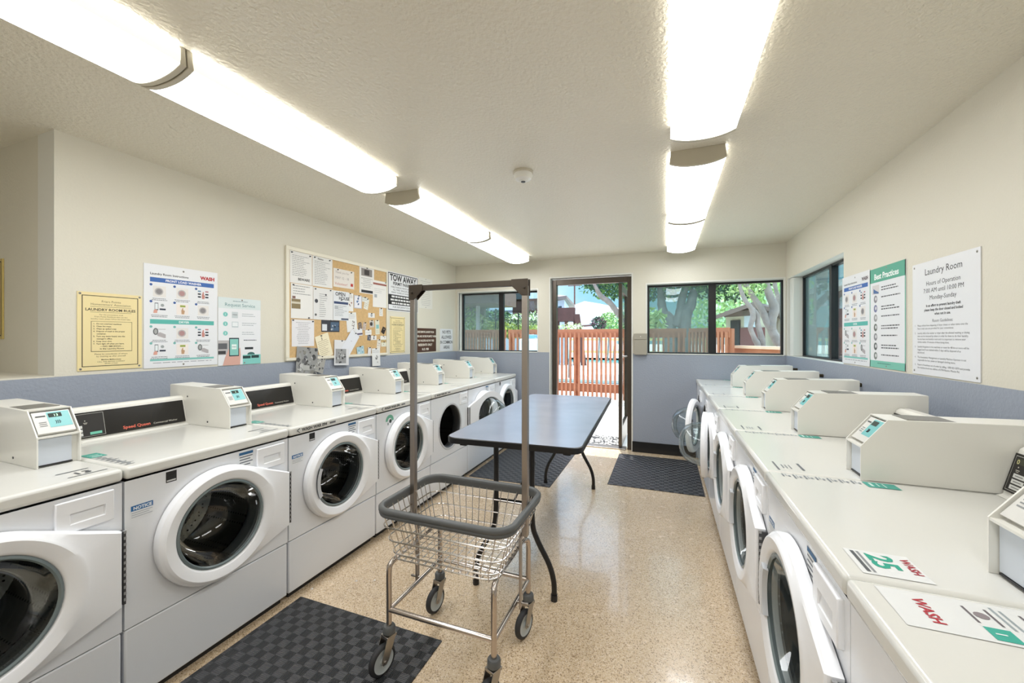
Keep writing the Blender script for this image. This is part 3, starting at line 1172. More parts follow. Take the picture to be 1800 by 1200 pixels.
# ============================================================ folding table
tb = thing('folding_table', 'long folding table with shiny grey laminate top and black wishbone legs', 'table', (-0.815, 2.895, 0), R(2.3))
TW, TL, TZ = 0.385, 0.915, 0.85
def rrect(hx, hy, r, n=6):
    p = []
    for cx_, cy_, a0 in ((hx - r, hy - r, 0), (-hx + r, hy - r, 90), (-hx + r, -hy + r, 180), (hx - r, -hy + r, 270)):
        for k in range(n + 1):
            a = R(a0 + 90 * k / n)
            p.append((cx_ + r * math.cos(a), cy_ + r * math.sin(a), math.cos(a), math.sin(a)))
    return p
LAM = mat('smoky_blue_grey_laminate', (156, 161, 178), 0.22, spec=0.9, var=(3.0, 0.08), bump=(7, 0.06, 0.01))
b = MB()
b.prism([(p[0], p[1]) for p in rrect(TW - 0.004, TL - 0.004, 0.06)], 'z', TZ - 0.012, TZ)
b.build('table_top', tb, m=LAM, bevel=0.001)
b = MB()
b.sweep(rrect(TW - 0.006, TL - 0.006, 0.06), [(0, TZ - 0.036), (0.008, TZ - 0.034), (0.009, TZ - 0.004), (0.004, TZ - 0.0005), (0, TZ - 0.001)])
b.prism([(p[0], p[1]) for p in rrect(TW - 0.02, TL - 0.02, 0.05)], 'z', TZ - 0.034, TZ - 0.013)
b.build('edge_band', tb, m=DARKM)
def smooth_path(pts, n=8):
    out = []
    P_ = [Vector(p) for p in pts]
    for i in range(len(P_) - 1):
        a = P_[max(i - 1, 0)]
        b_ = P_[i]
        c_ = P_[i + 1]
        d_ = P_[min(i + 2, len(P_) - 1)]
        for k in range(n):
            t = k / n
            out.append(0.5 * ((2 * b_) + (-a + c_) * t + (2 * a - 5 * b_ + 4 * c_ - d_) * t * t + (-a + 3 * b_ - 3 * c_ + d_) * t ** 3))
    out.append(P_[-1])
    return out
for sy in (-1, 1):
    y = sy * (TL - 0.085)
    for sx2 in (-1, 1):
        b = MB()
        b.tube(smooth_path([(sx2 * 0.105, y, TZ - 0.034), (sx2 * 0.105, y, 0.62), (sx2 * 0.108, y, 0.40), (sx2 * 0.135, y + sy * 0.0, 0.31), (sx2 * 0.200, y, 0.19), (sx2 * 0.226, y, 0.10), (sx2 * 0.228, y, 0.012)]), 0.0145, 10)
        lg = b.build('leg', tb, m=DARKM)
        b = MB()
        b.tube([(sx2 * 0.228, y, 0.0), (sx2 * 0.228, y, 0.035)], 0.018, 10)
        b.build('foot_cap', lg, m=BLACKP)
    b = MB()
    b.tube([(-0.105, y, 0.50), (0.105, y, 0.50)], 0.011, 8)
    b.tube([(-0.30, y, TZ - 0.045), (0.30, y, TZ - 0.045)], 0.012, 8)
    b.box(-0.32, -0.28, y - 0.02, y + 0.02, TZ - 0.06, TZ - 0.034)
    b.box(0.28, 0.32, y - 0.02, y + 0.02, TZ - 0.06, TZ - 0.034)
    b.build('cross_bar', tb, m=DARKM)
    b = MB()
    b.tube([(0, y, 0.50), (0, y - sy * 0.30, 0.60), (0, y - sy * 0.40, TZ - 0.036)], 0.006, 8)
    b.box(-0.045, 0.03, y - sy * 0.32 - 0.02, y - sy * 0.32 + 0.02, 0.60, 0.625)
    b.build('folding_brace', tb, m=DARKM)

# ============================================================ wheeled laundry cart with hanging rack
ct = thing('laundry_cart', 'chrome wire laundry cart on casters with grey bumper and tall hanging rack', 'cart', (-0.852, 1.60, 0))
RX, RY, RZ0, RZ1 = 0.302, 0.222, 0.652, 0.692
b = MB()
b.sweep(rrect(RX, RY, 0.075, 8), [(-0.004, RZ0 - 0.002), (0.012, RZ0), (0.016, RZ0 + 0.010), (0.013, RZ0 + 0.014), (0.018, RZ0 + 0.020), (0.018, RZ1 - 0.008), (0.010, RZ1), (0.0, RZ1), (-0.006, RZ1 - 0.006), (-0.006, RZ1 - 0.020), (-0.004, RZ0 + 0.01)])
b.build('bumper_rail', ct, m=GREYR, smooth=60)
BX, BY, BZ = 0.242, 0.190, 0.468
b = MB()
def bx_at(z):
    t = (z - BZ) / (RZ0 + 0.01 - BZ)
    return BX + (RX - BX) * t, BY + (RY - BY) * t
WR = 0.0022
nxv, nyv = 14, 11
for k in range(nxv):
    t = -1 + 2 * (k + 0.5) / nxv
    for s_ in (-1, 1):
        b.tube([(t * (RX - 0.02), s_ * RY, RZ0 + 0.02), (t * (BX - 0.012), s_ * (BY + 0.004), BZ + 0.02), (t * (BX - 0.012), s_ * (BY - 0.002), BZ - 0.008), (t * (BX - 0.012), s_ * (BY - 0.022), BZ - 0.004)], WR, 5)
for k in range(nyv):
    t = -1 + 2 * (k + 0.5) / nyv
    for s_ in (-1, 1):
        b.tube([(s_ * RX, t * (RY - 0.02), RZ0 + 0.02), (s_ * (BX + 0.004), t * (BY - 0.012), BZ + 0.02), (s_ * (BX - 0.002), t * (BY - 0.012), BZ - 0.008), (s_ * (BX - 0.022), t * (BY - 0.012), BZ - 0.004)], WR, 5)
for z, rr in ((0.606, 0.0032), (0.548, 0.0032), (0.492, 0.0030), (0.470, 0.0030)):
    hx, hy = bx_at(z)
    b.tube([(p[0], p[1], z) for p in rrect(hx + 0.004, hy + 0.004, 0.055, 6)], rr, 6, closed=True)
for k in range(nxv):
    t = -1 + 2 * (k + 0.5) / nxv
    b.tube([(t * (BX - 0.012), -BY, BZ), (t * (BX - 0.012), BY, BZ)], 0.0016, 5)
for k in range(nyv):
    t = -1 + 2 * (k + 0.5) / nyv
    b.tube([(-BX, t * (BY - 0.012), BZ - 0.003), (BX, t * (BY - 0.012), BZ - 0.003)], 0.0018, 5)
b.build('wire_basket', ct, m=CHROME)
SX, SY = 0.243, 0.205
b = MB()
tr_ = 0.0115
for sx2 in (-1, 1):
    for sy in (-1, 1):
        b.tube(smooth_path([(sx2 * SX, sy * SY, 0.17), (sx2 * SX, sy * SY, 0.30), (sx2 * SX, sy * SY, 0.42), (sx2 * (SX - 0.004), sy * (SY - 0.012), 0.448), (sx2 * (SX - 0.01), sy * (SY - 0.045), 0.458)], 5), tr_, 12)
for sx2 in (-1, 1):
    b.tube([(sx2 * SX, -SY, 0.252), (sx2 * SX, SY, 0.252)], 0.010, 12)
    b.tube([(sx2 * (SX - 0.01), -SY + 0.03, 0.458), (sx2 * (SX - 0.01), SY - 0.03, 0.458)], 0.008, 10)
for sy in (-1, 1):
    b.tube([(-SX, sy * SY, 0.255), (SX, sy * SY, 0.255)], 0.0105, 12)
b.build('tubular_frame', ct, m=mat('polished_tube', (190, 180, 172), 0.22, metal=1.0))
RK = mat('worn_steel_tube', (168, 160, 154), 0.34, metal=1.0)
PXR, PY = 0.287, 0.035
for sx2 in (-1, 1):
    b = MB()
    b.box(sx2 * PXR - 0.013, sx2 * PXR + 0.013, PY - 0.013, PY + 0.013, 0.55, 1.635)
    b.box(sx2 * (PXR - 0.022) - 0.004, sx2 * (PXR - 0.022) + 0.004, PY - 0.013, PY + 0.013, 0.232, 0.56)
    b.tube([(sx2 * 0.245, PY, 0.255), (sx2 * 0.30, PY, 0.255)], 0.006, 8)
    b.tube([(sx2 * 0.27, PY, 0.664), (sx2 * 0.315, PY, 0.664)], 0.006, 8)
    b.build('rack_upright', ct, m=RK, bevel=0.003)
b = MB()
b.box(-PXR - 0.013, PXR + 0.013, PY - 0.013, PY + 0.013, 1.635, 1.661)
for sx2 in (-1, 1):
    g = [(sx2 * (PXR + 0.017), 1.664), (sx2 * (PXR - 0.060), 1.664), (sx2 * (PXR - 0.060), 1.636), (sx2 * (PXR - 0.013), 1.592), (sx2 * (PXR + 0.017), 1.592)]
    b.prism(g, 'y', PY - 0.0175, PY - 0.0135)
    b.prism(g, 'y', PY + 0.0135, PY + 0.0175)
    b.tube([(sx2 * PXR, PY - 0.024, 1.625), (sx2 * PXR, PY + 0.024, 1.625)], 0.006, 8)
b.build('rack_cross_bar', ct, m=BRONZE, bevel=0.0015)
def caster(sx2, sy, ang):
    o = MB()
    o.revolve([(0.0, 0.190), (0.022, 0.188), (0.026, 0.182), (0.026, 0.160), (0.020, 0.154), (0.0, 0.154)], (0, 0, 0), 'z', 20)
    ob = o.build('caster', ct, m=GREYR, loc=(sx2 * SX, sy * SY, 0), rot=(0, 0, ang))
    b = MB()
    b.box(-0.023, 0.023, -0.026, 0.022, 0.143, 0.155)
    for s_ in (-1, 1):
        x = s_ * 0.0205
        b.prism([(0.020, 0.150), (-0.026, 0.150), (-0.052, 0.070), (-0.046, 0.052), (-0.030, 0.050), (-0.018, 0.062)], 'x', x - 0.0015, x + 0.0015)
    b.tube([(-0.027, -0.036, 0.0635), (0.027, -0.036, 0.0635)], 0.007, 10)
    b.build('fork', ob, m=STEEL, bevel=0.001)
    b = MB()
    pr = []
    for k in range(9):
        a = -PI / 2 + PI * k / 8
        pr.append((0.050 + 0.0135 * math.cos(a), 0.0145 * math.sin(a)))
    pr += [(0.046, 0.012), (0.046, -0.012)]
    b.revolve(pr, (0, -0.036, 0.0635), 'x', 36, closed=True)
    b.build('tyre', ob, m=DARKR)
    b = MB()
    b.revolve([(0.0, -0.014), (0.012, -0.015), (0.018, -0.009), (0.036, -0.008), (0.0475, -0.013), (0.0475, 0.013), (0.036, 0.008), (0.018, 0.009), (0.012, 0.015), (0.0, 0.014)], (0, -0.036, 0.0635), 'x', 36)
    b.build('wheel_hub', ob, m=HUB)
caster(-1, -1, R(-14))
caster(-1, 1, R(-10))
caster(1, -1, R(-22))
caster(1, 1, R(-16))

# ============================================================ rubber mats
def rmat(x0, x1, y0, y1, label, rz=0.0):
    b = MB()
    hx, hy = (x1 - x0) / 2, (y1 - y0) / 2
    b.box(-hx, hx, -hy, hy, 0.0003, 0.005)
    o = b.build('rubber_mat', m=MATM, bevel=0.0015)
    o.location = ((x0 + x1) / 2, (y0 + y1) / 2, 0)
    o.rotation_euler = (0, 0, rz)
    return tag(o, label, 'floor mat', 'black rubber floor mats')
rmat(-1.845, -0.965, 0.10, 1.61, 'large black basket-weave rubber mat in the foreground by the left washers')
rmat(-1.86, -1.01, 3.62, 4.79, 'black rubber mat under the folding table beside the far left washers')
rmat(-0.515, 0.335, 3.90, 4.98, 'blue-black rubber mat in front of the far right washers near the door')

# small litter on the floor
random.seed(4)
for k, (u, v, lb) in enumerate(((623, 1022, 'white scrap of lint on the floor near the second washer'), (655, 1021, 'tiny white scrap beside the cart'), (545, 1036, 'tiny white crumb at the corner of the near rubber mat'))):
    p = pz(u, v)
    b = MB()
    b.add([(0, 0, 0), (0.016, 0.003, 0.001), (0.013, 0.012, 0.004), (0.003, 0.010, 0.0), (0.008, 0.006, 0.009)], [(0, 1, 4), (1, 2, 4), (2, 3, 4), (3, 0, 4), (0, 3, 2, 1)])
    o = b.build('lint_scrap', m=mat('lint', (235, 228, 220), 0.9), smooth=None)
    o.location = (p.x, p.y, 0.0005)
    tag(o, lb, 'litter', 'white scraps on the floor')

# metal box by the door
bx_ = thing('wall_dispenser', 'small grey metal box on the wall between the door and the right window', 'wall box', (-0.275, YB, 1.20))
b = MB()
b.box(-0.073, 0.073, -0.05, 0.0, 0, 0.185)
b.build('housing', bx_, m=mat('warm_grey_metal', (166, 160, 146), 0.4), bevel=0.004)
b = MB()
b.prism([(-0.075, 0.185), (-0.075, 0.26), (0.075, 0.26), (0.075, 0.185)], 'y', -0.054, 0.0)
b.build('lid', bx_, m=mat('warm_grey_metal', (166, 160, 146), 0.4), bevel=0.004)
b = MB()
b.disc(0, 0.222, 0.006, -0.0546, (225, 225, 220), 10)
b.build('lock', bx_, smooth=None)

# ============================================================ signs and posters
def W(b, x, z, n, w_, pitch, h, col, y=-0.0042, jit=0.25, align='L', seed=1):
    """n rows of unreadable small print"""
    rnd = random.Random(seed)
    for k in range(n):
        ww = w_ * (1 - jit * rnd.random())
        x0 = x if align == 'L' else x - ww / 2
        zz = z - k * pitch
        xx = x0
        while xx < x0 + ww - 0.002:
            wl_ = min(w_ * (0.04 + 0.10 * rnd.random()), x0 + ww - xx)
            b.rect(xx, xx + wl_, zz - h, zz, y, col)
            xx += wl_ + w_ * 0.022
YS = -0.0042
def sign(name, label, cat, side, c0, ztop, w_, h_, base, th=0.004, group=None, tiltx=0.0, tilty=0.0, off=0.0):
    """panel whose local origin is its top left corner seen from the room; returns (object, ink MB)"""
    b = MB()
    b.box(0, w_, -th, 0, -h_, 0)
    if side == 'L':
        loc, rz = (XL + 0.0005 + off, c0, ztop), PI / 2
    elif side == 'R':
        loc, rz = (XR - 0.0005 - off, c0, ztop), -PI / 2
    else:
        loc, rz = (c0, YB - 0.0005, ztop), 0
    root = thing(name, label, cat, loc, rz, group)
    root.rotation_euler = (tiltx, tilty, rz)
    b.build('panel', root, m=flat(base), bevel=0.0006 if th > 0.002 else 0)
    return root
def ink(root, fn, y=YS, name='printing'):
    b = MB()
    fn(b)
    return b.build(name, root, smooth=None)
YEL = mat('aged_yellow_plastic', (238, 220, 166), 0.35)
SIGNW = mat('white_sign_plastic', (232, 233, 236), 0.3)
def screws(b, pts, y=-0.0046):
    for x, z in pts:
        b.disc(x, z, 0.006, y, (150, 146, 138), 10)
        b.disc(x + 0.001, z - 0.001, 0.0025, y - 0.0004, (70, 68, 64), 8)
# yellow rules sign
def rules(root, s=1.0):
    def f(b):
        k = '1c1714'
        for (x0, x1, z0, z1) in ((0.017, 0.256, -0.020, -0.0165), (0.017, 0.256, -0.397, -0.3935), (0.017, 0.0205, -0.397, -0.0165), (0.2525, 0.256, -0.397, -0.0165)):
            b.rect(x0, x1, z0, z1, YS, k)
        T_ = lambda t, x, z, s_, al='CENTER', bd=0.0, c_=k: b.text(t, x, z, s_, YS, c_, al, bd)
        T_('Friars Pointe', 0.137, -0.052, 0.016, c_='6a5c40')
        T_("Homeowners' Association", 0.137, -0.068, 0.016, c_='6a5c40')
        b.rect(0.05, 0.225, -0.0765, -0.075, YS, k)
        T_('LAUNDRY ROOM RULES', 0.137, -0.098, 0.0195, bd=0.02)
        b.rect(0.05, 0.225, -0.106, -0.1045, YS, k)
        for i, t in enumerate(('For the convenience of all', 'Friars Pointe Residents who use this', 'laundry room, please follow the listed rules.')):
            T_(t, 0.137, -0.121 - 0.0115 * i, 0.0095, c_='5a4c38')
        for (x0, x1, z0, z1) in ((0.053, 0.228, -0.156, -0.1545), (0.053, 0.228, -0.318, -0.3155), (0.053, 0.055, -0.318, -0.1545), (0.2265, 0.228, -0.318, -0.1545)):
            b.rect(x0, x1, z0, z1, YS, k)
        L_ = ['1.  Do not overload machines.', '2.  Clean lint traps.', '3.  Wipe up spilled soap.', '4.  Dispose of trash in the proper', '     container.', '5.  Turn any items found, into the', "     manager's office.", '6.  Keep door shut.', '7.  Turn light off when you leave.']
        z = -0.171
        for t in L_:
            T_(t, 0.062, z, 0.0098, 'LEFT', 0.02)
            z -= 0.0135
        T_('\u2014NO SMOKING\u2014', 0.140, z - 0.001, 0.012, bd=0.01)
        T_('in the Laundry Room', 0.140, z - 0.014, 0.012, bd=0.01)
        T_('Please be considerate of others', 0.137, -0.335, 0.011, c_='5a4c38')
        T_('by cleaning up after yourself', 0.137, -0.347, 0.011, c_='5a4c38')
        T_('Machine Malfunctions:', 0.137, -0.365, 0.0095, bd=0.02)
        T_('CALL WEB SERVICE COMPANY', 0.137, -0.376, 0.0085)
        T_('800 835-19 MAIN', 0.137, -0.386, 0.0075)
        screws(b, ((0.010, -0.010), (0.263, -0.010), (0.012, -0.408), (0.261, -0.404)))
    ink(root, f)
s1 = sign('laundry_rules_sign', 'pale yellow LAUNDRY ROOM RULES sign with black border, left of the posters', 'sign', 'L', 1.122, 1.652, 0.274, 0.418, YEL)
rules(s1)
# plaque inside the alcove
s1b = thing('wall_plaque', 'yellow framed plaque on the alcove end wall, cut by the left frame edge', 'sign', (-3.665, 1.04 - 0.0005, 1.842))
b = MB()
b.box(0, 0.29, -0.006, 0, -0.44, 0)
b.build('panel', s1b, m=mat('dull_gold_plastic', (205, 182, 110), 0.4), bevel=0.001)
b = MB()
for (x0, x1, z0, z1) in ((0.014, 0.276, -0.020, -0.014), (0.014, 0.276, -0.424, -0.418), (0.014, 0.019, -0.42, -0.016), (0.271, 0.276, -0.42, -0.016)):
    b.rect(x0, x1, z0, z1, -0.0066, '3a2a20')
for k in range(9):
    b.rect(0.04, 0.25 - 0.02 * (k % 3), -0.07 - 0.036 * k, -0.062 - 0.036 * k, -0.0066, '6a5a3a')
b.build('printing', s1b, smooth=None)

# instruction poster (left and right walls share the layout)
def machine_icon(b, x, z, s, col='8a8688', y=YS - 0.0004):
    b.rect(x, x + s, z - s, z, y, 'e6e2de')
    b.disc(x + s * 0.45, z - s * 0.5, s * 0.34, y - 0.0004, 'b8b4b4', 16)
    b.disc(x + s * 0.45, z - s * 0.5, s * 0.24, y - 0.0008, col, 16)
def hand_icon(b, x, z, s, y=YS - 0.0004):
    b.rect(x, x + s, z - s, z, y, 'efe6e0')
    b.rect(x + s * 0.3, x + s * 0.75, z - s * 0.28, z - s * 0.1, y - 0.0004, '9aa84a')
    b.use('c09a78').add([(x + s * a_, y - 0.0008, z - s * b_) for a_, b_ in ((0.42, 0.95), (0.40, 0.62), (0.50, 0.36), (0.56, 0.36), (0.56, 0.55), (0.70, 0.62), (0.64, 0.95))], [tuple(range(7))])
def panel_icon(b, x, z, s, c1, c2, y=YS - 0.0004):
    for i in range(3):
        b.rect(x, x + s * 0.28, z - s * (0.18 + 0.28 * i), z - s * (0.04 + 0.28 * i), y, c1 if i == 0 else '2a2e38')
        b.rect(x + s * 0.68, x + s * 0.98, z - s * (0.18 + 0.28 * i), z - s * (0.04 + 0.28 * i), y, c2 if i == 0 else '2a2e38')
    b.use('c88a80').add([(x + s * a_, y - 0.0004, z - s * b_) for a_, b_ in ((0.38, 0.85), (0.36, 0.5), (0.46, 0.15), (0.54, 0.15), (0.56, 0.45), (0.64, 0.5), (0.60, 0.85))], [tuple(range(7))])
def phone_icon(b, x, z, s, y=YS - 0.0004):
    b.rect(x + s * 0.12, x + s * 0.40, z - s * 0.68, z - s * 0.02, y, '4a5058')
    b.rect(x + s * 0.15, x + s * 0.37, z - s * 0.60, z - s * 0.08, y - 0.0004, 'e8eef0')
    b.rect(x + s * 0.5, x + s * 0.98, z - s * 0.66, z - s * 0.52, y, '20283c')
    b.use('d8a090').add([(x + s * a_, y - 0.0008, z - s * b_) for a_, b_ in ((0.02, 0.95), (0.05, 0.7), (0.2, 0.6), (0.34, 0.7), (0.30, 0.95))], [tuple(range(5))])
    b.disc(x + s * 0.72, z - s * 0.22, s * 0.14, y, '9aa0a0', 10)
def lint_icon(b, x, z, s, y=YS - 0.0004):
    b.disc(x + s * 0.2, z - s * 0.35, s * 0.2, y, '6a6c6c', 14, s * 0.32)
    b.disc(x + s * 0.2, z - s * 0.35, s * 0.12, y - 0.0004, 'a8aaaa', 14, s * 0.22)
    b.use('b4aeb0').add([(x + s * a_, y, z - s * b_) for a_, b_ in ((0.3, 0.5), (0.55, 0.42), (0.98, 0.62), (0.98, 0.95), (0.85, 0.95), (0.6, 0.85), (0.34, 0.75))], [tuple(range(7))])
    b.rect(x + s * 0.35, x + s * 0.98, z - s * 0.16, z - s * 0.12, y, 'b0b0b0')
def instructions(root, w_, h_, wash):
    def f(b):
        fx, fz = w_ / 0.412, h_ / 0.62
        def X(v):
            return v * fx
        def Z(v):
            return -v * fz
        b.text('Laundry Room Instructions', X(0.03), Z(0.062), 0.0185 * fx, YS, '22242a', bold=0.02)
        b.text('WASH', X(0.305), Z(0.058), 0.030 * fx, YS, wash, bold=0.06)
        b.rect(X(0.03), X(0.388), Z(0.105), Z(0.078), YS, '3c68b0')
        b.text('FRONT LOAD WASHER', X(0.209), Z(0.098), 0.019 * fx, YS - 0.0005, 'f4f4f8', 'CENTER', 0.03)
        b.rect(X(0.03), X(0.388), Z(0.355), Z(0.328), YS, '5cb4aa')
        b.text('DRYER', X(0.209), Z(0.348), 0.019 * fx, YS - 0.0005, 'e8f4f2', 'CENTER', 0.03)
        for i in range(4):
            zz = (0.128, 0.228, 0.378, 0.478)[i]
            for j in range(3):
                xx = 0.045 + 0.122 * j
                s_ = 0.066 * fx
                n_ = (i % 2) * 3 + j
                b.disc(X(xx - 0.010), Z(zz - 0.006), 0.0075 * fx, YS, '3c5c9c' if i < 2 else '78b4ae', 12)
                if n_ == 0:
                    (machine_icon if i < 2 else lint_icon)(b, X(xx), Z(zz), s_)
                elif n_ == 1:
                    machine_icon(b, X(xx), Z(zz), s_, 'b08a8a')
                elif n_ == 2:
                    panel_icon(b, X(xx), Z(zz), s_, '7a9ab0', 'c08a90')
                elif n_ == 3:
                    phone_icon(b, X(xx), Z(zz), s_)
                elif n_ == 4:
                    hand_icon(b, X(xx), Z(zz), s_)
                else:
                    (machine_icon if i < 2 else lint_icon)(b, X(xx), Z(zz), s_)
                W(b, X(xx + 0.033), Z(zz + 0.074), 2, 0.09 * fx, 0.009 * fz, 0.0035, '6a6c72', align='C', seed=i * 3 + j)
        b.rect(X(0.03), X(0.388), Z(0.578), Z(0.566), YS, '82c4bc')
        W(b, X(0.209), Z(0.588), 1, 0.34 * fx, 0.01, 0.003, '7a7c82', align='C')
        screws(b, ((w_ / 2, Z(0.022)), (w_ / 2, Z(0.605))))
    ink(root, f)
s2 = sign('instruction_poster', 'white Laundry Room Instructions poster on the left wall beside the yellow sign', 'poster', 'L', 1.405, 1.849, 0.412, 0.622, SIGNW)
instructions(s2, 0.412, 0.622, 'b83038')
# request service poster
s3 = sign('service_poster', 'pale Request Service poster with a hand holding a phone, left wall', 'poster', 'L', 1.821, 1.690, 0.306, 0.474, SIGNW)
def f(b):
    b.rect(0, 0.306, -0.076, 0, YS, 'd8e2e2')
    b.text('Request Service', 0.153, -0.060, 0.034, YS - 0.0005, '5f8f90', 'CENTER', 0.0)
    W(b, 0.153, -0.020, 1, 0.11, 0.01, 0.005, '8aa0a4', y=YS - 0.0005, align='C')
    for i in range(3):
        z = -0.118 - 0.066 * i
        b.disc(0.048, z, 0.016, YS, '7cc4bc', 18)
        b.text(str(i + 1), 0.048, z - 0.007, 0.02, YS - 0.0005, 'e8f4f2', 'CENTER', 0.01)
        W(b, 0.165, z + 0.010, 2, 0.11, 0.014, 0.004, '9aa4a8', seed=i)
    b.rect(0.092, 0.135, -0.142, -0.098, YS, 'c8d0d2')
    b.text('WASH', 0.113, -0.122, 0.011, YS - 0.0005, '5a6468', 'CENTER', 0.02)
    b.rect(0.092, 0.138, -0.208, -0.168, YS, 'c0cace')
    b.rect(0.096, 0.134, -0.200, -0.172, YS - 0.0005, 'e8ecee')
    b.rect(0.17, 0.306, -0.474, -0.405, YS, '86cec6')
    b.disc(0.232, -0.402, 0.028, YS + 0.0001, '3a6a66', 20, 0.016)
    W(b, 0.225, -0.296, 1, 0.10, 0.01, 0.006, '50585c', align='C')
    b.rect(0.185, 0.248, -0.366, -0.350, YS, '20282c')
    b.rect(0.17, 0.228, -0.432, -0.412, YS - 0.0005, '1e3a3a')
    b.rect(0.234, 0.292, -0.430, -0.410, YS - 0.0005, '1e3a3a')
    # photo block with the hand and the phone
    b.rect(0.0, 0.075, -0.40, -0.30, YS, 'b8b4b4')
    b.rect(0.0, 0.06, -0.36, -0.32, YS - 0.0003, '606064')
    b.rect(0.0, 0.05, -0.395, -0.372, YS - 0.0003, '3c3a3c')
    b.use('d8aa9c').add([(x, YS - 0.0006, z) for x, z in ((0.03, -0.474), (0.045, -0.42), (0.07, -0.36), (0.09, -0.36), (0.10, -0.40), (0.135, -0.37), (0.150, -0.35), (0.155, -0.40), (0.150, -0.474))], [tuple(range(9))])
    b.rect(0.073, 0.142, -0.412, -0.282, YS - 0.001, '1c2c38')
    b.rect(0.078, 0.137, -0.405, -0.290, YS - 0.0014, '8ccac0')
    b.rect(0.090, 0.124, -0.362, -0.328, YS - 0.0018, 'e6f2ee')
    b.text('WASH', 0.107, -0.349, 0.010, YS - 0.0022, '4a7a78', 'CENTER', 0.02)
    screws(b, ((0.165, -0.012), (0.182, -0.462)))
ink(s3, f)
# right wall trio
s4 = sign('instruction_poster', 'Laundry Room Instructions poster with blue band, right wall next to the window', 'poster', 'R', 3.652, 1.850, 0.424, 0.628, SIGNW)
instructions(s4, 0.424, 0.628, '6a5a60')
s5 = sign('best_practices_poster', 'Best Practices poster with green header on the right wall', 'poster', 'R', 3.226, 1.842, 0.410, 0.618, SIGNW)
def f(b):
    b.rect(0, 0.41, -0.088, 0, YS, '5aa890')
    b.rect(0.0, 0.008, -0.618, 0, YS, '5aa890')
    b.rect(0.402, 0.41, -0.618, 0, YS, '5aa890')
    b.rect(0, 0.41, -0.618, -0.575, YS, '7cc0ae')
    b.text('Best Practices', 0.20, -0.070, 0.050, YS - 0.0005, 'f4faf8', 'CENTER', 0.03)
    for i in range(8):
        z = -0.105 - 0.059 * i
        if i == 0:
            b.rect(0.035, 0.12, z - 0.056, z, YS - 0.0003, 'd4d0d0')
            b.use('4a6a9c').add([(x, YS - 0.0006, zz) for x, zz in ((0.05, z - 0.05), (0.05, z - 0.02), (0.08, z - 0.034), (0.115, z - 0.046), (0.115, z - 0.055))], [tuple(range(5))])
        else:
            b.disc(0.075, z - 0.028, 0.022, YS, ('8a8890', '7a7ca0', '9a9a9c', '6a7068', '8c8c90', '5a6060', '7e8480')[i - 1], 14, 0.024)
            b.disc(0.080, z - 0.026, 0.011, YS - 0.0004, 'd8d8da', 12)
        W(b, 0.145, z - 0.016, 2 if i % 2 == 0 else 1, 0.22, 0.016, 0.0065, '4a4c50', seed=i, jit=0.3)
    W(b, 0.10, -0.588, 1, 0.16, 0.01, 0.005, '4a8a7c', y=YS - 0.0005)
    screws(b, ((0.205, -0.012), (0.205, -0.604)))
ink(s5, f)
s6 = sign('hours_sign', 'large white Laundry Room hours of operation sign with screws, nearest on the right wall', 'sign', 'R', 2.752, 1.793, 0.490, 0.573, SIGNW)
def f(b):
    k = '26262a'
    T_ = lambda t, z, s_, bd=0.0: b.text(t, 0.245, z, s_, YS, k, 'CENTER', bd)
    T_('Laundry Room', -0.068, 0.046)
    T_('Hours of Operation', -0.122, 0.031)
    T_('7:00 AM until 10:00 PM', -0.158, 0.031)
    T_('Monday-Sunday', -0.194, 0.031)
    T_('In an effort to prevent laundry theft', -0.229, 0.0175, 0.03)
    T_('please keep the door closed and locked', -0.250, 0.0175, 0.03)
    T_('when not in use.', -0.271, 0.0175, 0.03)
    T_('Room Guidelines:', -0.306, 0.021)
    rows = [('1.', 'Please refrain from disposing of dryer sheets or other items onto the'), ('', 'floor; trash cans are provided for your convenience.'), (None, None),
            ('2.', 'Laundry left in the washer or dryer after the allotted washing or drying'), ('', 'time can be removed by others in order for them to do their laundry.'), ('', 'As one have one laundry room and it is important to remove your'), ('', 'clothes within 10 minutes of them being done.'), (None, None),
            ('3.', 'Laundry forgotten in the machines or room for 48 hrs or more will be'), ('', 'bagged and if not claimed within 3 days will be disposed of as'), ('', 'abandoned.'), (None, None),
            ('4.', 'The Association, Management or Laundry Machine Operator is not'), ('', 'responsible for lost, stolen or damaged clothing items.'), (None, None),
            ('5.', 'Report of machines out of order by calling 1-800-421-5070 and provide'), ('', 'the machine # and site address of 6704 Rancho Mission Rd.')]
    z = -0.326
    for n_, t in rows:
        if t is None:
            z -= 0.0085
            continue
        if n_:
            b.text(n_, 0.022, z, 0.0132, YS, k)
        b.text(t, 0.046, z, 0.0132, YS, k)
        z -= 0.0152
    screws(b, ((0.018, -0.018), (0.472, -0.018), (0.018, -0.555), (0.472, -0.555)))
ink(s6, f)
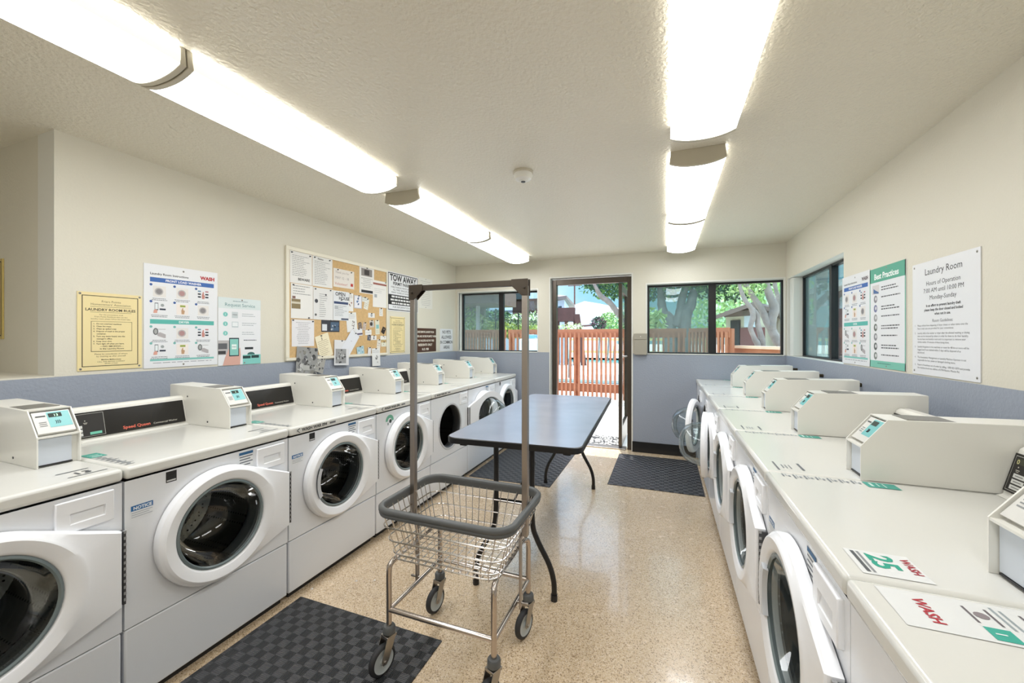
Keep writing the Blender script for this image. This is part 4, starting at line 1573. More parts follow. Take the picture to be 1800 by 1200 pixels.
# tow away sign
s7 = sign('tow_away_sign', 'black-bordered white TOW AWAY permit parking sign beside the bulletin board', 'sign', 'L', 3.600, 2.146, 0.580, 0.436, SIGNW)
def f(b):
    k = '18181a'
    for (x0, x1, z0, z1) in ((0.01, 0.57, -0.019, -0.010), (0.01, 0.57, -0.426, -0.417), (0.01, 0.019, -0.42, -0.012), (0.561, 0.57, -0.42, -0.012)):
        b.rect(x0, x1, z0, z1, YS, k)
    b.text('TOW AWAY', 0.29, -0.095, 0.098, YS, k, 'CENTER', 0.035, 0.88)
    b.text('PERMIT PARKING', 0.29, -0.142, 0.050, YS, k, 'CENTER', 0.025)
    b.text('VISIBLE PARKING PERMITS IN EFFECT AT', 0.29, -0.176, 0.026, YS, '3a3a3e', 'CENTER')
    b.text('ALL TIMES. VEHICLES LACKING', 0.29, -0.206, 0.028, YS, '3a3a3e', 'CENTER')
    b.text('PERMIT TOWED AT OWNER EXPENSE', 0.29, -0.236, 0.026, YS, '3a3a3e', 'CENTER')
    b.rect(0.019, 0.561, -0.366, -0.252, YS, k)
    for i in range(3):
        W(b, 0.29, -0.264 - 0.036 * i, 1, 0.48, 0.03, 0.020, 'e4e4e4', y=YS - 0.0005, align='C', jit=0.1, seed=i)
    b.text('FOR INFORMATION CALL', 0.29, -0.402, 0.034, YS, '3a3a3e', 'CENTER')
ink(s7, f)
s8 = sign('faded_notice', 'faint white paper notice high on the left wall, right of the TOW AWAY sign', 'notice', 'L', 4.203, 2.165, 0.310, 0.385, mat('faded_paper', (224, 222, 214), 0.6), th=0.0012)
def f(b):
    W(b, 0.155, -0.04, 14, 0.24, 0.023, 0.006, 'b4b4b2', y=-0.0016, align='C', jit=0.3)
    b.disc(0.155, -0.012, 0.006, -0.002, '50504c', 8)
    b.disc(0.155, -0.370, 0.006, -0.002, '50504c', 8)
ink(s8, f)
s9 = sign('laundry_rules_sign', 'tall cream rules sign with thin border below the TOW AWAY sign', 'sign', 'L', 3.645, 1.648, 0.272, 0.412, YEL)
rules(s9)
s10 = sign('brown_notice_sign', 'dark brown laundry room notice sign with white block lettering', 'sign', 'L', 4.09, 1.528, 0.508, 0.300, mat('dark_brown_plastic', (84, 58, 46), 0.22))
def f(b):
    k = 'e8e0d2'
    for i, t in enumerate(('PLEASE REMOVE LAUNDRY FROM', 'WASHERS AND DRYERS PROMPTLY WHEN', 'DONE. FACILITIES ARE FOR THESE', 'RESIDENTS ONLY', 'H.O. 900')):
        b.text(t, 0.254, -0.058 - 0.055 * i, 0.034 if i < 3 else 0.04, YS, k, 'CENTER', 0.035, 0.78 if i < 3 else 1)
ink(s10, f)
s11 = sign('no_pets_sign', 'white NO PETS ALLOWED IN COMMON AREAS sign in the far left corner', 'sign', 'L', 4.700, 1.530, 0.342, 0.310, SIGNW)
def f(b):
    for i, t in enumerate(('NO PETS', 'ALLOWED', 'IN COMMON', 'AREAS')):
        b.text(t, 0.171, -0.064 - 0.07 * i, 0.060, YS, '3a3a3c', 'CENTER', 0.02, 0.95)
ink(s11, f)

# ============================================================ bulletin board with its papers
bb = thing('bulletin_board', 'cork bulletin board in a cream frame, covered with pinned papers', 'bulletin board', (XL + 0.0005, 2.335, 2.152), PI / 2)
BWD, BHT = 1.252, 0.930
CORK = mat('tan_cork', (206, 172, 122), 0.85, var=(60, 0.08), bump=(200, 0.3, 0.002))
b = MB()
b.box(0.02, BWD - 0.02, -0.010, 0, -BHT + 0.02, -0.02)
b.build('cork_panel', bb, m=CORK, smooth=None)
b = MB()
fw = 0.030
b.box(0, BWD, -0.018, 0, -fw, 0)
b.box(0, BWD, -0.018, 0, -BHT, -BHT + fw * 0.8)
b.box(0, fw, -0.018, 0, -BHT + fw * 0.8, -fw)
b.box(BWD - fw * 0.5, BWD, -0.018, 0, -BHT + fw * 0.8, -fw)
b.build('frame', bb, m=mat('cream_frame', (232, 226, 208), 0.4), bevel=0.002)
PAPER = (230, 228, 224)
_lvl = [0]
def paper(name, label, cat, yc, zc, w_, h_, col, fn=None, tilt=0.0, pins=((0.5, 0.03),), lvl=None, lean=0.0):
    """a sheet pinned on the board; centre (yc, zc) on the wall, tilt in degrees seen from the room"""
    _lvl[0] += 1
    off = 0.0112 + 0.0014 * (lvl if lvl is not None else 0)
    root = thing(name, label, cat, (XL + off, yc, zc + h_ / 2), PI / 2, 'papers pinned on the bulletin board')
    M = Matrix.Translation((XL + off, yc, zc)) @ Matrix.Rotation(PI / 2, 4, 'Z') @ Matrix.Rotation(R(-tilt), 4, 'Y') @ Matrix.Translation((0, 0, h_ / 2)) @ Matrix.Rotation(R(lean), 4, 'X') @ Matrix.Translation((-w_ / 2, 0, 0))
    root.matrix_world = M
    b = MB()
    b.box(0, w_, -0.0007, 0, -h_, 0)
    b.build('sheet', root, m=flat(col))
    if fn:
        b = MB()
        fn(b, w_, h_)
        if b.f:
            b.build('printing', root, smooth=None)
    for (a, c_) in pins:
        b = MB()
        b.revolve([(0.0, -0.012), (0.0045, -0.011), (0.003, -0.006), (0.006, -0.002), (0.006, -0.0007)], (a * w_, 0, -c_ * h_), 'y', 8)
        b.build('push_pin', root, m=flat('2c2c30'))
    return root
YP = -0.0010
def tx(n, col='8c8c8c', top=0.1, bot=0.95, m=0.1, hr=0.28, seed=1, al='L'):
    def g(b, w_, h_):
        pt = (bot - top) * h_ / n
        W(b, w_ * m if al == 'L' else w_ / 2, -top * h_, n, w_ * (1 - 2 * m), pt, pt * hr, col, y=YP, align=al, seed=seed, jit=0.4)
    return g
def comb(*fs):
    def g(b, w_, h_):
        for f_ in fs:
            f_(b, w_, h_)
    return g
def R_(x0, x1, t0, t1, col, dy=0.0):
    return lambda b, w_, h_: b.rect(x0 * w_, x1 * w_, -t1 * h_, -t0 * h_, YP - 0.0003 - dy, col)
def D_(x, t, r, col, dy=0.0):
    return lambda b, w_, h_: b.disc(x * w_, -t * h_, r * w_, YP - 0.0003 - dy, col, 14)
def T2(s, x, t, size, col='303034', bold=0.02, al='LEFT'):
    return lambda b, w_, h_: b.text(s, x * w_, -t * h_, size * w_, YP - 0.0006, col, al, bold)
def blot(seed, n, cols, x0=0.08, x1=0.92, t0=0.1, t1=0.9, r0=0.03, r1=0.12):
    def g(b, w_, h_):
        rn = random.Random(seed)
        for k in range(n):
            cx_, cz_ = (x0 + (x1 - x0) * rn.random()) * w_, -(t0 + (t1 - t0) * rn.random()) * h_
            r = (r0 + (r1 - r0) * rn.random()) * w_
            m_ = rn.randint(5, 7)
            b.use(cols[k % len(cols)]).add([(cx_ + r * (0.6 + 0.5 * rn.random()) * math.cos(2 * PI * q / m_), YP - 0.0003 - 0.00001 * k, cz_ + r * (0.6 + 0.5 * rn.random()) * math.sin(2 * PI * q / m_)) for q in range(m_)], [tuple(range(m_))])
    return g
GRY = ['3c3c3e', '6c6c6e', 'a0a0a0', '50504f', 'c4c4c2']
paper('notice_sheet', 'typed white letter at the top left corner of the board, bold BEWARE line', 'paper', 2.481, 1.990, 0.217, 0.262, PAPER, comb(tx(12, top=0.12, bot=0.80), T2('BEWARE', 0.35, 0.90, 0.14)), pins=((0.08, 0.05), (0.9, 0.06)), lvl=0)
paper('notice_sheet', 'white sheet with a brown landscape photo, second down at the board\'s left', 'paper', 2.489, 1.712, 0.218, 0.286, PAPER, comb(tx(4, top=0.05, bot=0.35), R_(0.03, 0.42, 0.44, 0.72, '8a7a58'), R_(0.03, 0.42, 0.52, 0.58, 'd0c8b4', 0.0003), R_(0.06, 0.2, 0.36, 0.43, '806058'), tx(10, top=0.46, bot=0.95, m=0.5)), pins=((0.1, 0.04), (0.8, 0.97)), lvl=1)
paper('notice_sheet', 'typed white sheet in the second column, top of the board', 'paper', 2.705, 1.990, 0.221, 0.262, (226, 225, 222), comb(tx(14, top=0.16), T2('Notice', 0.25, 0.10, 0.1)), pins=((0.1, 0.05), (0.85, 0.05)), lvl=0)
paper('notice_sheet', 'white sheet with small dark drawings, second column below the typed sheet', 'paper', 2.712, 1.708, 0.222, 0.280, (224, 223, 221), comb(tx(12, top=0.18, m=0.3), D_(0.15, 0.42, 0.08, '404044'), D_(0.62, 0.2, 0.04, '38383a'), D_(0.12, 0.85, 0.05, '585858')), pins=((0.1, 0.05), (0.85, 0.04)), lvl=1)
paper('thank_you_card', 'white card with faint hand lettering and a small red heart mark', 'paper', 2.958, 1.966, 0.262, 0.172, (226, 220, 212), comb(T2('Thank you for', 0.08, 0.25, 0.115, 'b0a8a4', 0.0), T2('MAY 12 - 18', 0.08, 0.55, 0.125, 'a49c9c', 0.0), T2('Volunteer!', 0.06, 0.88, 0.14, 'd09488', 0.0), R_(0.82, 0.94, 0.70, 0.86, 'b83024')), pins=((0.2, 0.06), (0.85, 0.08)))
paper('open_house_flyer', 'OPEN HOUSE flyer with a dark blue band', 'flyer', 2.917, 1.707, 0.190, 0.274, (222, 224, 226), comb(T2('OPEN', 0.12, 0.16, 0.25, '303236'), T2('HOUSE', 0.35, 0.29, 0.22, '303236'), R_(0.04, 0.96, 0.36, 0.44, '36466c'), tx(7, '7c8084', top=0.5, bot=0.88), R_(0.08, 0.3, 0.5, 0.62, 'b0b4b8'), R_(0.5, 0.98, 0.92, 0.98, '50586c')), pins=((0.5, 0.3),), lvl=3)
paper('flyer', 'white sheet with a small red ornament peeking out right of the OPEN HOUSE flyer', 'flyer', 3.035, 1.752, 0.085, 0.176, PAPER, comb(blot(3, 9, ['8a5048', 'b09088', '604038'], 0.2, 0.8, 0.4, 0.8), tx(3, top=0.1, bot=0.3)), lvl=0)
paper('flyer', 'flyer with a patterned dark square on top and black strip at the bottom', 'flyer', 3.268, 1.992, 0.214, 0.268, PAPER, comb(R_(0.12, 0.86, 0.06, 0.34, '8a8480'), R_(0.32, 0.66, 0.1, 0.3, '38302e', 0.0003), tx(6, top=0.42, bot=0.82, al='C'), R_(0.12, 0.92, 0.87, 0.97, '202228')), pins=((0.5, 0.03),), lvl=0)
paper('flyer', 'white flyer with a red-brown band near its top, right edge of the board', 'flyer', 3.466, 1.872, 0.222, 0.281, (232, 230, 226), comb(R_(0.02, 0.98, 0.09, 0.16, '9a5a50'), R_(0.1, 0.28, 0.52, 0.64, 'a4a8ac'), tx(3, 'c0c0c0', top=0.3, bot=0.5)), pins=((0.9, 0.03),), lvl=1)
paper('picture_card', 'small card with a blue standing figure in a grey border', 'card', 3.139, 1.763, 0.110, 0.130, (190, 190, 196), comb(R_(0.1, 0.9, 0.06, 0.94, 'e4e4ea'), blot(6, 8, ['4a6a9a', '7a90b4', '3a4a70'], 0.38, 0.62, 0.15, 0.75, 0.06, 0.14)), pins=((0.6, 0.03),), lvl=1)
paper('note', 'small pale note hanging at a slant beside the blue figure card', 'note', 3.262, 1.752, 0.062, 0.110, (228, 226, 214), tx(5, 'a8a89c'), tilt=-14, lvl=0)
paper('note', 'small square white note above the slanted note', 'note', 3.238, 1.795, 0.080, 0.046, (224, 226, 220), tx(2, 'a8b0a8'), lvl=1)
paper('tag_card', 'narrow white tag under the red-banded flyer', 'card', 3.486, 1.682, 0.056, 0.084, PAPER, tx(4, 'a0a098', m=0.2), lvl=0)
paper('business_card', 'white business card with a grey emblem in the middle of the cork', 'card', 3.336, 1.640, 0.098, 0.048, PAPER, D_(0.5, 0.5, 0.16, 'a0a4a8'), pins=((0.5, 0.1),))
paper('photo_card', 'dark photo card in the lower left part of the board', 'card', 2.795, 1.514, 0.211, 0.106, (52, 54, 62), comb(R_(0.04, 0.3, 0.35, 0.9, 'd8dce0'), R_(0.5, 0.96, 0.15, 0.9, '4a6078'), blot(8, 8, ['8a98a8', '2c3848', 'b4bcc4'], 0.52, 0.94, 0.25, 0.8, 0.03, 0.08)), lvl=0)
paper('notice_sheet', 'white poem-like sheet at the lower left corner of the board', 'paper', 2.501, 1.448, 0.222, 0.223, (228, 226, 228), tx(13, 'a4a4a8', al='C', m=0.16), pins=((0.05, 0.03), (0.93, 0.05)), lvl=0)
paper('cream_flyer', 'cream sheet hanging at a slant below the dark photo card', 'flyer', 2.719, 1.335, 0.150, 0.210, (238, 228, 198), comb(tx(9, 'b4a888', top=0.25), T2('3', 0.4, 0.22, 0.2, '4a4438')), tilt=17, lvl=2, pins=((0.45, 0.04),))
paper('sketch_card', 'white sheet with a grey sketch right of the OPEN HOUSE flyer', 'paper', 3.055, 1.560, 0.135, 0.185, (228, 228, 226), comb(blot(12, 9, ['8a8480', 'b4aca8', '605a58'], 0.45, 0.8, 0.4, 0.85, 0.04, 0.1), tx(4, 'b0b0b0', top=0.08, bot=0.35)), tilt=6, lvl=1)
paper('envelope', 'large white envelope hanging at a steep slant at the bottom of the board', 'envelope', 3.037, 1.366, 0.125, 0.225, (226, 228, 234), comb(D_(0.5, 0.45, 0.03, '8a8a90'), R_(0.0, 1.0, 0.0, 0.01, 'b8bac0')), tilt=-37, lvl=5)
paper('photo_sheet', 'white sheet with a black-and-white photo hanging below the board', 'paper', 2.920, 1.268, 0.182, 0.235, (222, 222, 224), comb(R_(0.08, 0.8, 0.35, 0.92, '9a9a9a'), blot(14, 26, GRY, 0.12, 0.76, 0.38, 0.9, 0.03, 0.09)), tilt=-3, lvl=3, lean=-2)
paper('photo_collage', 'large grey photo collage hanging below the board\'s left corner', 'paper', 2.530, 1.205, 0.215, 0.245, (150, 150, 148), comb(blot(15, 60, GRY + ['88867e'], 0.08, 0.92, 0.06, 0.94, 0.03, 0.11), R_(0.3, 0.62, 0.62, 0.80, 'b8b8b4', 0.002)), tilt=-6, lvl=3, lean=-3)
paper('crumpled_clipping', 'crumpled grey clipping sticking out behind the photo collage', 'paper', 2.668, 1.175, 0.095, 0.150, (168, 166, 160), blot(16, 22, GRY, 0.1, 0.9, 0.1, 0.9, 0.05, 0.14), tilt=-20, lvl=2, lean=-6)
paper('photo_card', 'small card with a dark oval portrait near the centre of the board', 'card', 3.340, 1.552, 0.068, 0.072, (206, 198, 188), comb(D_(0.35, 0.5, 0.3, '463c38'), R_(0.5, 0.9, 0.2, 0.8, 'b8bcb8')), tilt=5, lvl=1)
paper('photo_strip', 'narrow dark photo strip left of the white card', 'card', 3.170, 1.518, 0.052, 0.084, (128, 116, 108), blot(17, 8, ['c0b4a8', '5a4e48', '8a7c70'], 0.2, 0.8, 0.15, 0.85, 0.1, 0.2), tilt=8, lvl=0)
paper('photo_strip', 'narrow pinkish strip leaning beside the dark photo strip', 'card', 3.232, 1.524, 0.046, 0.078, (196, 182, 170), blot(18, 5, ['a88a80', 'd8ccc0'], 0.2, 0.8, 0.15, 0.85, 0.1, 0.2), tilt=-12, lvl=1)
paper('tag_card', 'tall pale tag with a teal patch, right part of the board', 'card', 3.427, 1.519, 0.066, 0.150, (222, 220, 200), comb(R_(0.2, 0.85, 0.32, 0.6, '8ac0bc'), tx(3, 'b0b0a0', top=0.7, bot=0.95)), tilt=3, lvl=0)
paper('tag_card', 'black keyhole-shaped tag hung at an angle at the right of the board', 'card', 3.525, 1.487, 0.056, 0.070, (40, 32, 30), D_(0.5, 0.28, 0.12, 'c0a080'), tilt=-30, lvl=0)
paper('business_card', 'white card with a dark purple lower stripe', 'card', 3.149, 1.461, 0.102, 0.067, (226, 226, 230), R_(0.0, 1.0, 0.62, 0.85, '58506c'), tilt=5, lvl=2)
paper('business_card', 'plain white card below the oval portrait', 'card', 3.288, 1.463, 0.094, 0.052, PAPER, tx(1, 'b4b4b4', top=0.5, bot=0.8), tilt=3, lvl=1)
paper('clipping', 'small dark clipping under the plain white card', 'card', 3.300, 1.408, 0.050, 0.056, (96, 100, 112), blot(20, 5, ['c0c4cc', '383c48'], 0.2, 0.8, 0.2, 0.8, 0.1, 0.2), tilt=-8, lvl=0)
paper('business_card', 'white card with a dark figure eight mark', 'card', 3.372, 1.407, 0.084, 0.046, PAPER, comb(D_(0.5, 0.38, 0.08, '484448'), D_(0.5, 0.66, 0.09, '484448')), lvl=0)
paper('business_card', 'white card with a small bird mark at the board\'s right edge', 'card', 3.522, 1.403, 0.096, 0.050, PAPER, comb(R_(0.0, 1.0, 0.8, 1.0, 'c8b888'), D_(0.68, 0.4, 0.05, '505050')), lvl=0)
paper('tag_card', 'tilted white tag low on the right part of the board', 'card', 3.449, 1.344, 0.056, 0.092, (230, 224, 212), comb(D_(0.6, 0.5, 0.08, '50403c'), tx(3, 'c0b8ac')), tilt=-8, lvl=0)
paper('business_card', 'pale card with a gold rim just above the board\'s lower right corner', 'card', 3.532, 1.338, 0.090, 0.050, (224, 222, 204), comb(R_(0.0, 1.0, 0.0, 0.12, 'c4b070'), D_(0.45, 0.5, 0.05, '606050')), lvl=0)
paper('note', 'small blank white slip at the lower edge of the board', 'note', 3.298, 1.266, 0.046, 0.086, (232, 230, 228), None, tilt=-5, lvl=5)
paper('sketch_card', 'white card with a grey flower sketch hanging below the board\'s lower right', 'card', 3.397, 1.205, 0.126, 0.185, (230, 230, 228), comb(blot(22, 8, ['8a8a88', '5a5a5a', 'b8b8b4'], 0.35, 0.7, 0.45, 0.8, 0.05, 0.12), tx(2, 'b4b4b4', top=0.12, bot=0.3)), lvl=4, lean=-2)
paper('leaflet', 'pale blue leaflet half hidden behind the slanted envelope', 'flyer', 3.172, 1.282, 0.100, 0.080, (176, 204, 212), blot(23, 5, ['8ab4c4', 'd8e4e8'], 0.2, 0.8, 0.2, 0.8, 0.08, 0.16), tilt=10, lvl=3)

# ============================================================ outside
CONC = mat('sunlit_concrete', (214, 208, 196), 0.85, var=(2.5, 0.06))
b = MB()
b.box(-40, 40, YB + T, 12.6, -0.2, -0.02)
struct(b.build('ground_patio', m=CONC, smooth=None))
b = MB()
b.box(-40, 40, 12.6, 13.5, -0.4, -0.14)
b.box(-40, 40, 22.5, 28.0, -0.4, -0.14)
struct(b.build('pool_water', m=mat('turquoise_pool_water', (120, 205, 205), 0.08, bump=(6, 0.3, 0.03)), smooth=None))
b = MB()
b.box(-40, 40, 13.5, 22.5, -0.4, -0.02)
b.box(-40, 40, 28.0, 90, -0.4, -0.02)
struct(b.build('ground_deck', m=CONC, smooth=None))
b = MB()
b.box(-40, 40, 12.52, 12.6, -0.2, 0.0)
b.box(-40, 40, 28.0, 28.12, -0.2, 0.0)
struct(b.build('trim_pool_edge', m=mat('dark_pool_tile', (70, 96, 104), 0.4), smooth=None))
b = MB()
b.box(XR + T, 40, -3, YB + T, -0.2, -0.02)
struct(b.build('ground_side', m=CONC, smooth=None))
# door mat outside
b = MB()
b.box(-1.02, -0.54, 5.36, 5.86, -0.02, -0.008)
o = b.build('door_mat', m=mat('black_white_cutout_mat', (150, 148, 142), 0.8), smooth=None)
t = MATS['black_white_cutout_mat'].node_tree
vo = t.nodes.new('ShaderNodeTexVoronoi')
vo.feature = 'DISTANCE_TO_EDGE'
vo.inputs['Scale'].default_value = 16
co = t.nodes.new('ShaderNodeTexCoord')
rp = t.nodes.new('ShaderNodeValToRGB')
rp.color_ramp.interpolation = 'CONSTANT'
rp.color_ramp.elements[0].color = lin((56, 54, 52))
rp.color_ramp.elements[1].position = 0.12
rp.color_ramp.elements[1].color = lin((205, 200, 190))
t.links.new(co.outputs['Object'], vo.inputs['Vector'])
t.links.new(vo.outputs['Distance'], rp.inputs[0])
t.links.new(rp.outputs[0], t.nodes['Principled BSDF'].inputs['Base Color'])
tag(o, 'patterned door mat lying outside the open door', 'door mat')

# pool fence
def fence(name, p0, p1, label, pitch=0.097, z1=1.60, posts=(0.0, 1.0), wood=BROWNW):
    p0, p1 = Vector((p0[0], p0[1], 0)), Vector((p1[0], p1[1], 0))
    L = (p1 - p0).length
    a = math.atan2(p1.y - p0.y, p1.x - p0.x)
    root = thing(name, label, 'fence', (p0.x, p0.y, -0.02), a, 'slatted pool fence')
    b = MB()
    n = int(L / pitch)
    for k in range(n):
        x = (k + 0.5) * L / n
        b.box(x - 0.021, x + 0.021, -0.042, 0.0, 0.06, z1 - 0.06)
    b.build('slat_panel', root, m=wood, smooth=None)
    for z in (0.20, z1 - 0.17):
        b = MB()
        b.box(0, L, 0.001, 0.04, z, z + 0.19)
        b.build('rail', root, m=wood, smooth=None)
    for q in posts:
        b = MB()
        b.box(q * L - 0.045, q * L + 0.045, 0.0405, 0.13, 0.0, z1 + 0.0)
        b.build('post', root, m=wood, smooth=None)
    return root
fence('pool_fence', (-3.55, 9.0), (0.42, 9.0), 'brown slatted wooden pool fence seen through the open door', posts=(0.02, 0.425, 0.98))
fence('pool_fence', (0.46, 8.98), (1.13, 8.45), 'slatted fence section turning toward the camera in the right window', pitch=0.075, posts=(0.98,))
fence('pool_fence', (-8.2, 7.9), (-3.6, 9.0), 'reddish slatted fence section seen through the small left window', pitch=0.07, posts=(0.02, 0.6))
# pale far fence behind the pool
fence('garden_fence', (-12, 32), (3, 32), 'pale yellow board fence on the far side of the pool', pitch=0.5, z1=1.36, posts=(0.2, 0.5, 0.8), wood=mat('pale_yellow_boards', (226, 206, 140), 0.8))

LG = [mat('leaf_mid_green', (116, 156, 80), 0.6), mat('leaf_dark_green', (62, 98, 70), 0.6), mat('leaf_pale_green', (184, 206, 136), 0.6)]
def leaves(b, blobs, n, size, mats, seed=1):
    rn = random.Random(seed)
    tot = sum(q[3] * q[4] * q[5] for q in blobs)
    for (x, y, z, rx, ry, rz) in blobs:
        m_ = max(20, int(n * rx * ry * rz / tot))
        for _ in range(m_):
            while True:
                a = [rn.uniform(-1, 1) for _ in range(3)]
                d = sum(q * q for q in a)
                if 0.15 < d < 1:
                    break
            c = Vector((x + a[0] * rx, y + a[1] * ry, z + a[2] * rz))
            u = Vector((rn.gauss(0, 1), rn.gauss(0, 1), rn.gauss(0, 1))).normalized()
            v = u.cross(Vector((rn.gauss(0, 1), rn.gauss(0, 1), rn.gauss(0, 1)))).normalized()
            s_ = size * rn.uniform(0.6, 1.3)
            b.use(mats[rn.randrange(len(mats))])
            b.add([tuple(c - u * s_), tuple(c + v * s_ * 0.45), tuple(c + u * s_), tuple(c - v * s_ * 0.45)], [(0, 1, 2), (0, 2, 3)])
BARK = mat('grey_brown_bark', (152, 140, 134), 0.9, bump=(9, 0.9, 0.03), var=(5, 0.18))
def tree(name, label, base, branches, blobs, n, size, mats, seed, group=None):
    root = thing(name, label, 'tree', base, 0, group)
    B0 = Vector(base)
    b = MB()
    for pts, rs in branches:
        P_ = smooth_path([Vector(p) - B0 for p in pts], 5)
        m_ = len(P_)
        rr = []
        rn = random.Random(seed)
        for i in range(m_):
            t = i / (m_ - 1) * (len(rs) - 1)
            k = min(int(t), len(rs) - 2)
            rr.append((rs[k] + (rs[k + 1] - rs[k]) * (t - k)) * rn.uniform(0.93, 1.1))
        b.tube(P_, 0.1, 12, rs=rr)
    b.build('trunk', root, m=BARK, smooth=80)
    if blobs:
        b = MB()
        leaves(b, [(x - B0.x, y - B0.y, z - B0.z, rx, ry, rz) for (x, y, z, rx, ry, rz) in blobs], n, size, mats, seed)
        b.build('foliage', root, smooth=None)
    return root
def P3(lst, Y):
    return [px(u, v, Y + (q[0] if q else 0)) for (u, v, *q) in lst]
def zx(x, y):
    return 1130 + x / 6.923, 480 + y / 6.923
def ZP(lst, Y):
    return [px(*zx(x, y), Y) for x, y in lst]
def foot(pts):
    p = pts[0].copy()
    p.z = -0.05
    p.x += (pts[0].x - pts[1].x) * 0.6
    return [p] + pts
G_ = 'trees beyond the fence'
A1 = foot(ZP([(1700, 960), (1640, 830), (1570, 680), (1570, 560), (1600, 420), (1540, 260), (1500, 120), (1480, -60)], 9.4))
A2 = ZP([(1575, 690), (1500, 560), (1440, 430), (1350, 300), (1260, 160), (1180, -40)], 9.4)
tree('large_tree', 'thick forked grey tree trunk in the right pane of the right window', (A1[0].x, 9.4, -0.02), [(A1, [0.13, 0.11, 0.085, 0.08, 0.085, 0.085, 0.07, 0.06, 0.05]), (A2, [0.085, 0.075, 0.06, 0.055, 0.05, 0.04])],
     [(A2[-2].x, 9.6, A2[-2].z + 0.35, 0.5, 0.5, 0.22), (A1[-1].x + 0.3, 9.6, A1[-1].z + 0.7, 1.2, 1.0, 0.6)], 900, 0.05, LG[:1] + LG[2:], 3, G_)
B1 = foot(ZP([(1410, 950), (1360, 800), (1310, 660), (1340, 540), (1325, 440), (1245, 330), (1190, 190), (1150, -20)], 9.0))
B2 = foot(ZP([(1460, 950), (1440, 780), (1400, 620), (1390, 500), (1330, 420)], 9.05))
tree('slender_tree', 'slender pale double-stemmed tree left of the thick forked trunk', (B1[0].x, 9.0, -0.02), [(B1, [0.07, 0.06, 0.045, 0.045, 0.05, 0.05, 0.04, 0.035, 0.03]), (B2, [0.07, 0.06, 0.055, 0.05, 0.04, 0.03])],
     [(B1[-2].x + 0.15, 9.2, B1[-2].z + 0.1, 0.35, 0.4, 0.25)], 260, 0.045, LG[:1] + LG[2:], 5, G_)
C1 = foot(ZP([(1750, 900), (1720, 640), (1690, 440), (1650, 300), (1610, 160), (1590, -60)], 10.2))
tree('small_tree', 'thin grey trunk at the right edge of the right window', (C1[0].x, 10.2, -0.02), [(C1, [0.09, 0.07, 0.06, 0.05, 0.045, 0.04, 0.04])], [(C1[-1].x + 0.3, 10.4, C1[-1].z + 0.3, 1.0, 0.8, 0.5)], 500, 0.05, LG[:2], 6, G_)
# dark multi-stem tree behind the screened pane, its crown also shading the door view
D0 = ZP([(330, 720), (330, 620), (250, 480), (220, 300), (210, 100)], 15)
D0[0].z = -0.05
D1 = ZP([(380, 640), (450, 500), (480, 300), (560, 60)], 15)
D2 = ZP([(470, 700), (520, 520), (580, 400), (620, 200)], 15)
D2[0].z = -0.05
D3 = [px(1087, 552, 15), px(1072, 532, 14.6), px(1056, 520, 14.4), px(1048, 506, 14.2), px(1040, 490, 14.2)]
tree('broad_dark_tree', 'broad dark-leaved tree filling the left pane of the right window and the door\'s top right', (D0[0].x, 15, -0.02),
     [(D0, [0.24, 0.2, 0.16, 0.13, 0.1]), (D1, [0.2, 0.16, 0.13, 0.1]), (D2, [0.25, 0.2, 0.17, 0.12]), (D3, [0.10, 0.10, 0.09, 0.07, 0.05]), ([D0[2], px(1120, 575, 15), D3[0]], [0.12, 0.11, 0.10])],
     [(-0.2, 15.4, 4.2, 3.2, 1.8, 1.5), (-2.2, 15.2, 4.0, 1.2, 1.2, 1.1), (-1.9, 15.0, 3.3, 0.7, 0.7, 0.6), (2.0, 15.4, 3.9, 1.6, 1.5, 1.3)], 9000, 0.10, [LG[1], LG[1], LG[0]], 8, G_)
# pale sunlit foliage farther off
def bush(name, label, blobs, n, size, mats, seed, group='shrubs outside'):
    root = thing(name, label, 'shrub', (blobs[0][0], blobs[0][1], -0.02), 0, group)
    B0 = Vector((blobs[0][0], blobs[0][1], -0.02))
    b = MB()
    for (x, y, z, rx, ry, rz) in blobs[:3]:
        b.tube([(x - B0.x, y - B0.y, 0), (x - B0.x + rx * 0.2, y - B0.y, max(0.1, z))], min(0.05, rx * 0.1), 6)
    b.build('stem', root, m=BARK)
    b = MB()
    leaves(b, [(x - B0.x, y - B0.y, z - B0.z, rx, ry, rz) for (x, y, z, rx, ry, rz) in blobs], n, size, mats, seed)
    b.build('foliage', root, smooth=None)
    return root
def BL(u, v, Y, rx, rz, ry=None):
    p = px(u, v, Y)
    return (p.x, Y, p.z, rx, ry or rx, rz)
PALE = [LG[2], mat('leaf_grey_green', (206, 218, 184), 0.6), LG[2]]
bush('tall_shrubbery', 'pale sunlit foliage filling the sky left of the tree trunks in the right window', [BL(1262, 545, 26, 2.0, 1.6), BL(1285, 520, 27, 2.4, 1.6), BL(1320, 530, 28, 3, 2.2), BL(1350, 540, 28, 3, 2.4), BL(1240, 560, 26, 1.5, 1.0)], 7000, 0.16, PALE, 11)
bush('flowering_bush', 'round green bush right of the white house seen through the door', [BL(1078, 568, 26, 1.1, 0.8), BL(1068, 572, 25, 0.6, 0.5)], 1500, 0.09, [LG[0], LG[2]], 12)
bush('purple_bush', 'dark reddish-purple bush in front of the white house', [BL(1052, 569, 24, 0.5, 0.42)], 500, 0.08, [mat('leaf_purple', (96, 52, 66), 0.6), LG[1]], 13)
bush('climbing_plant', 'pale leafy plant behind the fence below the brown balcony', [BL(1000, 577, 14, 0.4, 0.2), BL(1012, 577, 14, 0.3, 0.2)], 300, 0.05, [LG[2], mat('blossom_white', (235, 232, 220), 0.7)], 14)
